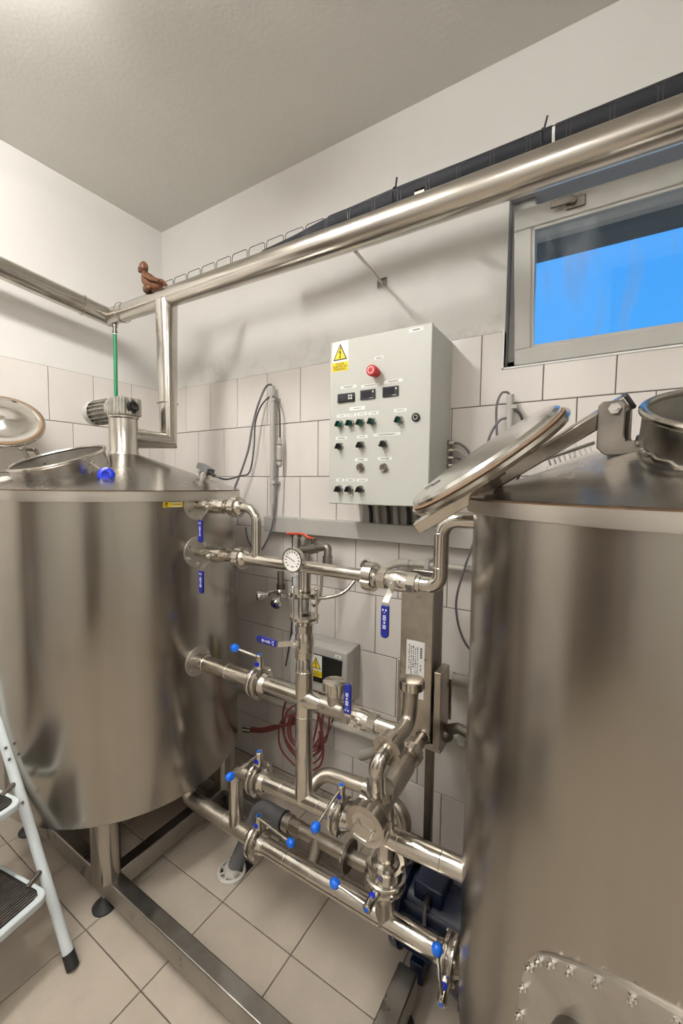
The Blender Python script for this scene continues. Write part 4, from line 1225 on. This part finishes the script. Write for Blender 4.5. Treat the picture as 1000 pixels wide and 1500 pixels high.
# ---- strainer running from the exchanger to the pipe below
s0, s1 = V((1.766, -.330, .637)), V((1.760, -.703, .602))
sax = (s1 - s0).normalized()
stn = thing('strainer', 'stainless angled strainer with a wire handle on its end cap', 'strainer', tuple(s1), None)
MB().cyl(s0, s0 + sax * .075, .0185, n=24).build('inlet', 'steel_dull', stn)
slotnut(MB(), s0 + sax * .095, sax, .034, .030).build('union_nut', 'steel_dull', stn)
MB().lathe([(.021, .105), (.021, .125), (.031, .140), (.031, .330), (.036, .335), (.036, .360)], s0, sax, 36).build('strainer_body', 'steel_dull', stn)
MB().lathe([(.020, .0), (.021, -.05)], su, sn, 24).build('side_branch', 'steel_dull', stn)
slotnut(MB(), s1 - sax * .014, sax, .053, .028, 4, depth=.10).build('cap_nut', 'steel_pipe', stn)
ecap = MB().lathe([(.053, 0), (.050, .0015), (.036, .0015), (.035, -.003), (.001, -.003)], s1, sax, 44).build('end_cap', 'steel_dull', stn)
wx = V((1, -.12, -.1)); wx = (wx - sax * wx.dot(sax)).normalized(); wy = sax.cross(wx).normalized()
if wy.z < 0: wy = -wy
MB().tube(rpath([s1 + wx * -.022 + wy * .006, s1 + wx * -.022 + wy * .002 + sax * .014, s1 + wx * -.024 - wy * .018 + sax * .016, s1 + wx * .018 - wy * .020 + sax * .016, s1 + wx * .026 - wy * .002 + sax * .014, s1 + wx * .026 + wy * .002], .008, 4), .0022, 8).build('wire_handle', 'steel_bright', ecap)
MB().cyl((1.761, -.600, .60), (1.761, -.586, .49), .026, n=24).build('outlet', 'steel_dull', stn)

# ---- upper of the two floor lines
la = thing('steel_pipe', 'stainless pipe run at knee height ending in the right tank', 'pipe', (1.5, PY, .25), 'stainless pipe runs')
MB().tube(rpath([(1.193, PY, .262), (1.193, PY, pz(1.19)), (1.275, PY, pz(1.275))], .045), .0235, 32).build('corner_bend', 'steel_pipe', la)
MB().cyl((1.33, PY, pz(1.33)), (1.585, PY, pz(1.585)), BR, n=32).build('pipe', 'steel_pipe', la)
MB().cyl((1.65, PY, pz(1.65)), (2.02, PY, pz(2.02)), BR, n=32).build('pipe', 'steel_pipe', la)
for x_ in (1.405, 1.545, 1.80, 1.915): MB().ring((x_, PY, pz(x_)), X, BR, .0013, 32, 6).build('weld_seam', 'steel_bright', la)
butterfly('butterfly valve beside the left tank with its blue knob over the bend', (1.300, PY, pz(1.30)), X, V((.02, 0, 1)), (1.283, -.690, .532))
butterfly('butterfly valve just left of the strainer cap', (1.617, PY, pz(1.617)), X, V((.02, 0, 1)), (1.606, -.690, .520))

# ---- lower floor line
LZ = .247
lb = thing('steel_pipe', 'lowest stainless pipe run just above the floor tiles', 'pipe', (1.4, PY, .22), 'stainless pipe runs')
MB().tube(rpath([(.93, PY, .325), (.945, PY, LZ + .005), (1.265, PY, LZ)], .03), BR, 32).build('pipe', 'steel_dull', lb)
MB().cyl((1.325, PY, LZ), (1.915, PY, LZ + .012), BR, n=32).build('pipe', 'steel_pipe', lb)
for x_ in (1.142, 1.42, 1.52, 1.80): MB().ring((x_, PY, LZ + .003), X, BR, .0013, 32, 6).build('weld_seam', 'steel_bright', lb)
butterfly('butterfly valve on the lowest pipe with its blue knob pointing right', (1.295, PY, LZ), X, V((.06, 0, 1)), (1.440, -.590, .318))
butterfly('butterfly valve at the bottom edge of the right tank, lever standing up', (1.945, PY, LZ + .012), X, V((.05, -.9, -.25)), (1.936, -.665, .356), rod_h=.08)

# ---- upright link with horizontal butterfly valve
VX = 1.762
lk_ = thing('steel_pipe', 'short upright stainless link between the two floor lines', 'pipe', (VX, PY, .25), 'stainless pipe runs')
MB().cyl((VX, PY, pz(VX)), (VX, PY, .410), BR, n=32).build('pipe', 'steel_pipe', lk_)
MB().cyl((VX, PY, .355), (VX, PY, LZ), BR, n=32).build('pipe', 'steel_dull', lk_)
un = MB(); slotnut(un, (VX, PY, .405), Z, .050, .026, 4); un.lathe([(.040, .416), (.036, .424), (BR, .428)], (VX, PY, 0), Z, 32)
un.build('union_nut', 'steel_pipe', lk_)
butterfly('butterfly valve lying flat in the upright link under the strainer', (VX, PY, .374), Z, V((-.06, -1, -.12)), (1.655, -.668, .368), R=.055, hgt=.098, rod_h=.088)

# ---- arched return line behind
ar = thing('steel_pipe', 'arched stainless pipe with a union rising behind the strainer', 'pipe', (1.55, -.42, .2), 'stainless pipe runs')
MB().tube(rpath([(1.745, -.42, .20), (1.745, -.42, .445), (1.60, -.42, .462), (1.46, -.44, .462), (1.415, -.52, .40), (1.412, -.583, .465)], .055, 10), .0225, 28).build('pipe', 'steel_dull', ar)
slotnut(MB(), (1.625, -.42, .459), V((-1, 0, .12)), .042, .026).build('union_nut', 'steel_pipe', ar)

# ---- suction line into the pump and its grey drain pipe
su_ = thing('steel_pipe', 'dull stainless drain pipe with a side stub behind the lowest run', 'pipe', (1.4, -.45, .2), 'stainless pipe runs')
MB().cyl((1.285, -.45, .225), (1.70, -.45, .232), .0225, n=28).build('pipe', 'steel_dull', su_)
MB().cyl((1.300, -.45, .225), (1.330, -.45, .225), .029, n=28).build('coupling', 'steel_dull', su_)
MB().cyl((1.335, -.45, .225), (1.375, -.45, .226), .026, n=8).build('hex_nut', 'steel_dull', su_)
MB().cyl((1.447, -.45, .230), (1.447, -.50, .150), .0235, n=28).build('side_stub', 'steel_dull', su_)
flange(MB(), (1.565, -.45, .230), X, .047, .02, .010, 40).build('flange', 'steel_dark', su_)
MB().cyl((1.548, -.45, .230), (1.562, -.45, .230), .028, n=28).build('collar', 'steel_pipe', su_)
gp_ = thing('drain_pipe', 'grey plastic drain elbow dropping into the floor drain', 'pipe', (1.13, -.52, .02))
MB().tube(rpath([(1.300, -.45, .228), (1.185, -.452, .236), (1.160, -.478, .15), (1.122, -.522, .012)], .045, 10), .0265, 28).build('pipe', 'grey_pvc', gp_)
MB().cyl((1.298, -.45, .225), (1.255, -.4515, .224), .0325, n=28).build('socket', 'grey_pvc', gp_)
MB().ring((1.298, -.45, .225), X, .030, .004, 28, 8).build('rubber_seal', 'rubber', gp_)
MB().cyl((1.163, -.474, .165), (1.157, -.482, .138), .0310, n=28).build('joint_ring', 'grey_pvc', gp_)

fdn = thing('floor_drain', 'round cream plastic floor drain grate in its square cutout', 'drain', (1.118, -.530, 0))
cu_ = MB(); cu_.box((1.068, -.560, -.003), (1.165, -.468, .0008)).build('cutout', 'ink', fdn, smooth=False)
MB().lathe([(.052, .001), (.052, .010), (.049, .013), (.042, .013), (.041, .002)], (1.118, -.534, 0), Z, 36).build('grate_ring', 'drain_plastic', fdn)
for k in range(8):
    a = 2 * math.pi * k / 8 + .2
    d = V((math.cos(a), math.sin(a), 0))
    MB().obox(V((1.118, -.534, .008)) + d * .036, d, Z, .020, .008, .006).build('spoke', 'drain_plastic', fdn, smooth=False)
MB().lathe([(.033, .002), (.032, .016), (.028, .024), (.001, .026)], (1.118, -.530, 0), Z, 24).build('cup', 'drain_plastic', fdn)

# ---- pump
pm = thing('pump', 'dark blue electric pump on the floor behind the lowest pipe', 'pump', (1.85, -.42, .02))
pc = V((1.745, -.42, .165))
MB().lathe([(.001, -.075), (.035, -.075), (.045, -.065), (.088, -.055), (.096, -.045), (.096, -.012), (.085, 0), (.001, 0)], pc, X, 44).build('pump_casing', 'cast_steel', pm)
MB().lathe([(.075, .0), (.112, .004), (.114, .010), (.114, .030), (.100, .034)], pc, X, 44).build('motor_flange', 'navy_paint', pm)
mb_ = MB().cyl(pc + X * .03, pc + X * .22, .088, n=40).build('motor_body', 'navy_paint', pm)
for k in range(24):
    a = 2 * math.pi * k / 24
    d = V((0, math.cos(a), math.sin(a)))
    if d.z > .85: continue
    MB().obox(pc + X * .125 + d * .095, X, d, .18, .018, .004).build('cooling_fin', 'navy_paint', mb_, smooth=False)
MB().lathe([(.108, 0), (.110, .04), (.10, .055), (.001, .056)], pc + X * .21, X, 40).build('fan_cover', 'navy_paint', pm)
MB().box((1.80, -.470, .235), (1.885, -.370, .290)).build('terminal_box', 'navy_paint', pm, bevel=.006)
MB().cyl((1.845, -.465, .260), (1.845, -.492, .256), .012, n=14).build('cable_gland', 'black_plastic', pm)
MB().tube(spline([(1.845, -.488, .257), (1.850, -.515, .240), (1.862, -.525, .20), (1.885, -.520, .13), (1.92, -.50, .06), (1.97, -.48, .012)]), .005, 8).build('power_cable', 'grey_cable', pm)
for x_ in (1.78, 1.92):
    MB().box((x_ + .02, -.49, 0), (x_ + .06, -.34, .06)).build('mounting_foot', 'navy_paint', pm, bevel=.004)
MB().cyl((1.745, -.42, .23), (1.745, -.42, .29), .028, n=24).build('outlet_port', 'cast_steel', pm)

# ================================================================== PLATE HEAT EXCHANGER
hx_ = thing('heat_exchanger', 'tall narrow stainless plate heat exchanger with a printed label', 'heat exchanger', (1.735, -.28, 0))
EX0, EX1, EY, EZ0, EZ1 = 1.681, 1.789, -.330, .622, 1.150
MB().box((EX0, EY, EZ0), (EX1, EY + .008, EZ1)).build('front_plate', 'steel_dull', hx_, bevel=.003)
for k in range(9):
    y0 = EY + .009 + .0085 * k
    MB().box((EX0 + .002, y0, EZ0 + .003), (EX1 - .002, y0 + .0065, EZ1 - .003)).build('plate', 'steel_dark', hx_, smooth=False)
MB().box((EX0, EY + .087, EZ0), (EX1, EY + .095, EZ1)).build('back_plate', 'steel_dull', hx_, bevel=.003)
lbp = MB().box((EX0 + .022, EY - .0008, .755), (EX0 + .083, EY, .940)).build('data_label', 'label_white', hx_, smooth=False)
q = MB(); rng = random.Random(3)
def mk(a, b_, w, h): q.obox((EX0 + .022 + a, EY - .001, .755 + b_), X, Z, w, h, .0005)
for col, (z0_, z1_) in zip((.010, .017, .024, .031, .038), ((.09, .175), (.075, .17), (.10, .172), (.07, .165), (.06, .17))):
    zz = z0_
    while zz < z1_:
        l = rng.uniform(.002, .007); mk(col, zz, rng.uniform(.0018, .004), l); zz += l + .0025
for zz in (.135, .142, .149, .156, .163): mk(.050, zz, .007, .0050)
mk(.049, .108, .004, .005); mk(.049, .096, .003, .010)
mk(.030, .060, .050, .005)
q.build('print', 'ink_grey', lbp, smooth=False)
q = MB(); q.tube([V((EX0 + .034, EY - .001, .805)), V((EX0 + .042, EY - .001, .792)), V((EX0 + .066, EY - .001, .775))], .0022, 6)
q.obox((EX0 + .036, EY - .001, .803), X, Z, .008, .008, .001).obox((EX0 + .066, EY - .001, .781), X, Z, .009, .007, .001)
q.build('pictogram', 'ink', lbp, smooth=False)
for (x0, x1) in ((EX0 - .016, EX0 - .004), (EX1 + .012, EX1 + .034)):
    MB().box((x0, EY - .012 if x0 > 1.7 else EY + .02, .640 if x0 < 1.7 else .618), (x1, EY + .07, .860)).build('bracket', 'steel_dull', hx_, bevel=.002)
MB().box((EX0 - .016, EY + .097, .66), (EX1 + .034, EY + .105, .80)).build('bracket', 'steel_dull', hx_, bevel=.002)
MB().box((EX0 + .02, EY + .0, .598), (EX1 + .034, EY + .08, .620)).build('bracket', 'steel_dull', hx_, bevel=.002)
MB().box((1.752, -.272, 0), (1.778, -.248, .60)).build('post', 'steel_dark', hx_, bevel=.003)
MB().lathe([(.024, 0), (.024, .006), (.0205, .008)], s0 - sax * .002, sax, 28).build('port', 'steel_pipe', hx_)

# ================================================================== WALL PLUMBING
wpp = thing('water_pipe', 'white plastic water pipe rising behind the sight glass', 'pipe', (1.017, -.03, .37))
MB().cyl((1.017, -.035, .36), (1.017, -.035, 1.19), .0135, n=20).build('pipe', 'white_plastic', wpp)
MB().cyl((1.075, -.035, .75), (1.075, -.035, 1.20), .010, n=18).build('side_pipe', 'beige_pvc', wpp)
for z_ in (.70, 1.0): MB().box((1.0, -.05, z_), (1.034, -.008, z_ + .016)).build('clip', 'white_plastic', wpp, bevel=.002)

rt = thing('stop_tap', 'old iron pipe with a red lever stop tap behind the thermometer', 'tap', (1.15, -.10, 1.13))
MB().tube(rpath([(1.075, -.05, 1.145), (1.10, -.10, 1.140), (1.225, -.10, 1.168), (1.240, -.10, 1.165), (1.240, -.10, 1.05)], .03, 8), .0165, 20).build('pipe', 'cast_steel', rt)
MB().cyl((1.14, -.10, 1.149), (1.185, -.10, 1.160), .022, n=8).build('tap_body', 'cast_steel', rt)
MB().cyl((1.240, -.10, 1.13), (1.240, -.10, 1.095), .021, n=12).build('socket', 'cast_steel', rt)
MB().cyl((1.165, -.10, 1.16), (1.165, -.10, 1.195), .009, n=14).cyl((1.165, -.10, 1.192), (1.165, -.10, 1.200), .014, n=10).build('tap_stem', 'steel_dark', rt)
MB().tube(spline([(1.170, -.10, 1.196), (1.135, -.10, 1.203), (1.105, -.10, 1.214), (1.045, -.102, 1.212), (1.020, -.103, 1.211)]), .0055, 8).build('lever', 'red_lever', rt, label='red tap lever')
for x_ in (1.03, 1.072): MB().lathe([(.011, 1.15), (.011, 1.175), (.015, 1.176), (.015, 1.19), (.007, 1.192), (.007, 1.28)], (x_, -.05, 0), Z, 14).build('hose_tail', 'beige_pvc', rt)

mx_ = thing('mixer_tap', 'chrome two-handle mixer tap on the wall left of the sight glass', 'tap', (.943, -.06, .90))
MB().cyl((.938, -.05, 1.02), (.938, -.05, .955), .0155, n=20).build('inlet', 'cast_steel', mx_)
MB().cyl((.938, -.05, .958), (.938, -.05, .935), .020, n=12).build('collar', 'steel_dark', mx_)
MB().tube(spline([(.885, -.07, .908), (.93, -.055, .922), (.975, -.07, .910), (1.03, -.09, .925)]), .012, 16, radii=None).sphere((.938, -.055, .922), .021, n=16, m=10).build('body', 'chrome', mx_)
for p, d, mt in (((.885, -.075, .906), V((-.75, -.6, -.15)), 'red_plastic'), ((.955, -.075, .905), V((.2, -.85, -.5)), 'blue_wheel')):
    d = d.normalized()
    k = MB().lathe([(.012, 0), (.015, .012), (.026, .030), (.028, .048), (.023, .056), (.001, .057)], p, d, 10).build('handle', 'chrome', mx_)
    MB().lathe([(.009, 0), (.008, .002), (.001, .0022)], V(p) + d * .0572, d, 14).build('temperature_mark', mt, k)
MB().cyl((1.027, -.09, .925), (1.05, -.095, .922), .013, n=10).build('outlet_nut', 'chrome', mx_)

fh = thing('shower_hose', 'chrome metal hose curling from the mixer tap under the header pipe', 'hose', (1.3, -.12, .9))
MB().tube(spline([(1.05, -.095, .922), (1.12, -.16, .945), (1.20, -.18, .962), (1.28, -.17, .973), (1.34, -.13, .995), (1.375, -.09, 1.05), (1.385, -.07, 1.085)]), .0075, 12).build('hose', 'steel_pipe', fh)
MB().tube(spline([(1.225, -.12, 1.06), (1.228, -.13, .99), (1.222, -.135, .945), (1.195, -.13, .915), (1.16, -.10, .91)]), .0065, 12).build('hose', 'steel_pipe', fh)
MB().lathe([(.018, 0), (.022, .01), (.022, .03), (.014, .045), (.001, .046)], (1.385, -.008, 1.105), (0, -1, -.2), 20).build('wall_holder', 'chrome', fh)

g1 = thing('grey_pipe', 'thin beige plastic pipe stepping up along the wall behind the header', 'pipe', (1.6, -.05, 1.1))
MB().tube(rpath([(1.36, -.05, 1.035), (1.545, -.05, 1.128), (1.60, -.05, 1.130), (1.95, -.05, 1.137)], .02), .0125, 16).build('pipe', 'beige_pvc', g1)
MB().tube([(1.530, -.05, 1.120), (1.556, -.05, 1.1285), (1.59, -.05, 1.1298)], .0155, 16).build('elbow', 'beige_pvc', g1)
MB().box((1.655, -.066, 1.115), (1.675, -.008, 1.153)).build('clip', 'grey_plastic', g1, bevel=.003)
g2 = thing('grey_pipe', 'thick beige plastic pipe low on the wall right of the heat exchanger', 'pipe', (1.85, -.05, .7))
MB().cyl((1.735, -.05, .715), (2.05, -.05, .715), .022, n=20).build('pipe', 'beige_pvc', g2)
MB().cyl((1.735, -.05, .715), (1.775, -.05, .715), .026, n=20).build('socket', 'beige_pvc', g2)
g3 = thing('grey_pipe', 'beige plastic pipe running low on the wall behind the red cables', 'pipe', (1.2, -.05, .37))
MB().tube(rpath([(.62, -.05, .372), (1.47, -.05, .372), (1.50, -.10, .372), (1.53, -.25, .45)], .03), .0145, 16).build('pipe', 'beige_pvc', g3)
MB().tube(rpath([(1.50, -.25, .43), (1.62, -.28, .52), (1.70, -.27, .56)], .03), .018, 16).build('elbow', 'beige_pvc', g3)
g4 = thing('grey_pipe', 'pale plastic pipe with a clip below the heat exchanger bracket', 'pipe', (1.85, -.04, .48))
MB().cyl((1.60, -.045, .492), (2.05, -.045, .500), .017, n=18).build('pipe', 'white_plastic', g4)
MB().box((1.800, -.066, .478), (1.826, -.008, .525)).build('clip', 'white_plastic', g4, bevel=.003)
g5 = thing('steel_elbow', 'dark steel elbow joining the right tank beside the exchanger bracket', 'pipe', (1.9, -.3, .62))
MB().tube(rpath([(1.80, -.275, .63), (1.835, -.285, .66), (1.87, -.30, .683), (1.99, -.345, .688)], .03), .016, 18).build('pipe', 'steel_dark', g5)
flange(MB(), (1.955, -.330, .687), V((1, -.35, 0)), .034, .012, .010, 28).build('flange', 'steel_dark', g5)
MB().sphere((1.825, -.283, .640), .024, n=14, m=10).build('knuckle', 'steel_dark', g5)
cable('thin black wire hanging from the fuse box down to the lower wall', [(1.262, -.06, .52), (1.255, -.06, .44), (1.225, -.06, .33), (1.16, -.06, .24), (1.09, -.06, .19)], .003, 'black_cable', 'wire')
cable('thin dark wire running down the wall left of the white water pipe', [(.985, -.02, 1.22), (.985, -.02, .85), (.975, -.02, .70), (.945, -.02, .55)], .003, 'black_cable', 'wire')

# ---- fuse box
fb = thing('fuse_box', 'small grey fuse box with a dark window and warning label', 'fuse box', (1.2, -.05, .505))
def taper(mb, x0, x1, z0, z1, y0, y1, t):
    vs = [(x0, y0, z0), (x1, y0, z0), (x1, y0, z1), (x0, y0, z1), (x0 + t, y1, z0 + t), (x1 - t, y1, z0 + t), (x1 - t, y1, z1 - t), (x0 + t, y1, z1 - t)]
    return mb.add(vs, [(0, 1, 2, 3), (7, 6, 5, 4), (0, 4, 5, 1), (1, 5, 6, 2), (2, 6, 7, 3), (3, 7, 4, 0)])
taper(MB(), 1.020, 1.353, .505, .745, -.008, -.065, .004).build('base', 'grey_plastic', fb, bevel=.005)
taper(MB(), 1.026, 1.356, .512, .744, -.066, -.105, .014).build('cover', 'grey_plastic', fb, bevel=.006)
wdw = MB().prism([(-.118, -.062), (.100, -.062), (.112, -.05), (.106, -.02), (.112, .062), (-.118, .062)], (1.212, -.1045, .634), X, Z, .005).build('window', 'dark_glass', fb, bevel=.002)
warning(0, 0, .062, .096, (V((1.190, -.1098, .6445)), X, Z), wdw)
pk = MB().box((1.286, -.1075, .7025), (1.316, -.1045, .7145)).build('number_tag', 'label_white', fb, smooth=False)
MB().box((1.297, -.1082, .706), (1.301, -.1074, .711)).box((1.303, -.1082, .706), (1.305, -.1074, .710)).build('print', 'ink', pk, smooth=False)

# ---- red cable coil
def loop_pts(x, z, rx, rz, y, a0, a1, n=14):
    return [(x + rx * math.cos(math.radians(a0 + (a1 - a0) * k / n)), y + .004 * math.sin(k), z + rz * math.sin(math.radians(a0 + (a1 - a0) * k / n))) for k in range(n + 1)]
rc = thing('cable_coil', 'coil of dark red cables hanging below the fuse box', 'cable', (1.12, -.07, .15))
for i in range(4):
    dx = .007 * i
    MB().tube(spline([(1.13 + dx * 2, -.07 - .004 * i, .515), (1.105 + dx * 2, -.075, .44), (1.06 + dx * 2, -.08, .36), (1.01 + dx, -.085, .312), (.945, -.10, .270 + .006 * i), (.88, -.12, .245 + .006 * i), (.82, -.14, .240 + .006 * i)]), .0046, 8).build('cable', 'red_cable', rc)
for i, (cx_, cz_, rx, rz) in enumerate(((1.085, .32, .115, .15), (1.10, .29, .115, .135), (1.115, .30, .10, .095), (1.12, .31, .085, .085), (1.10, .26, .13, .125))):
    MB().tube(loop_pts(cx_, cz_, rx, rz, -.075 - .007 * i, 70 + 5 * i, 400 - 6 * i, 26), .0046, 8).build('cable', 'red_cable', rc)
for i, x_ in enumerate((1.175, 1.20, 1.235)):
    MB().tube(spline([(x_ + .01, -.07, .515), (x_ + .008, -.08, .40), (x_ - .01, -.085, .30), (x_ - .04 - .02 * i, -.085, .21 + .02 * i), (x_ - .10, -.085, .185 + .02 * i)]), .0046, 8).build('cable', 'red_cable', rc)
MB().cyl((.832, -.137, .249), (.79, -.148, .247), .016, n=14).build('cable_gland', 'steel_bright', rc)

# ================================================================== STEP LADDER
ldr = thing('step_ladder', 'white folding step ladder with black ribbed treads at the left edge', 'ladder', (.8, -1.2, 0))
th = math.radians(10)
F = V((math.cos(th), math.sin(th), 0)); W = V((math.sin(th), -math.cos(th), 0))
B0 = V((.955, -1.000, 0)); top = V((.575, -1.030, .64))
rd_ = (top - B0)
def railpts(o): return rpath([B0 + o + rd_ * .035, top + o, top + o + V((-.10, -.03, .10)), top + o + V((-.12, -.03, .45))], .08, 8)
for o in (V((0, 0, 0)), W * .42):
    MB().tube(railpts(o), .0145, 20).build('rail', 'ladder_paint', ldr)
    MB().cyl(B0 + o + rd_ * .001 + V((0, 0, .002)), B0 + o + rd_ * .06, .0165, n=20).build('foot_cap', 'rubber', ldr)
    ps = MB()
    for q in (.895, .845, .66): ps.cyl(B0 + o + rd_ * q + V((.013, -.004, .004)), B0 + o + rd_ * q + V((.018, -.006, .005)), .0045, n=10)
    ps.build('rivets', 'steel_dark', ldr)
    r0 = B0 + o * .96 + W * .02 - F * .62; r0.z = 0
    r1 = top + o + V((-.02, 0, -.02)) + W * .015
    MB().cyl(r0, r1, .010, n=16).build('rear_leg', 'steel_dull', ldr)
    MB().cyl(r0, r0 + (r1 - r0) * .05, .013, n=16).build('foot_cap', 'rubber', ldr)
def step(z, fwd, depth):
    on = B0 + rd_ * (z / .64); on.z = z
    o = on + W * .038 + F * fwd
    w_ = .35
    def Q(a, b_): return (a, b_)
    rr = .03; poly = []
    for cx_, cy_, a0 in ((-rr, rr, -90), (-rr, w_ - rr, 0), (-depth + rr, w_ - rr, 90), (-depth + rr, rr, 180)):
        for k in range(6):
            a = math.radians(a0 + 90 * k / 5)
            poly.append((cx_ + rr * math.cos(a), cy_ + rr * math.sin(a)))
    tr = MB().prism(poly, o - Z * .022, F, W, -.022 if F.cross(W).z < 0 else .022).build('step', 'ladder_paint', ldr, bevel=.004)
    inn = [(-depth / 2 + (a + depth / 2) * .86, w_ / 2 + (b_ - w_ / 2) * .92) for a, b_ in poly]
    MB().prism(inn, o + Z * .000, F, W, -.002 if F.cross(W).z < 0 else .002).build('tread_mat', 'rubber', tr, smooth=False)
    rbm = MB(); a = .022
    while a < depth - .02:
        rbm.obox(o - F * a + W * (w_ / 2) + Z * .003, W, F, w_ * .87, .0042, .003)
        a += .0085
    rbm.build('tread_ribs', 'steel_dark', tr, smooth=False)
    MB().cyl(on + W * .0, on + W * .06 + F * fwd * .25, .008, n=12).build('pin', 'steel_dark', ldr)
step(.245, .095, .25)
step(.475, .105, .22)
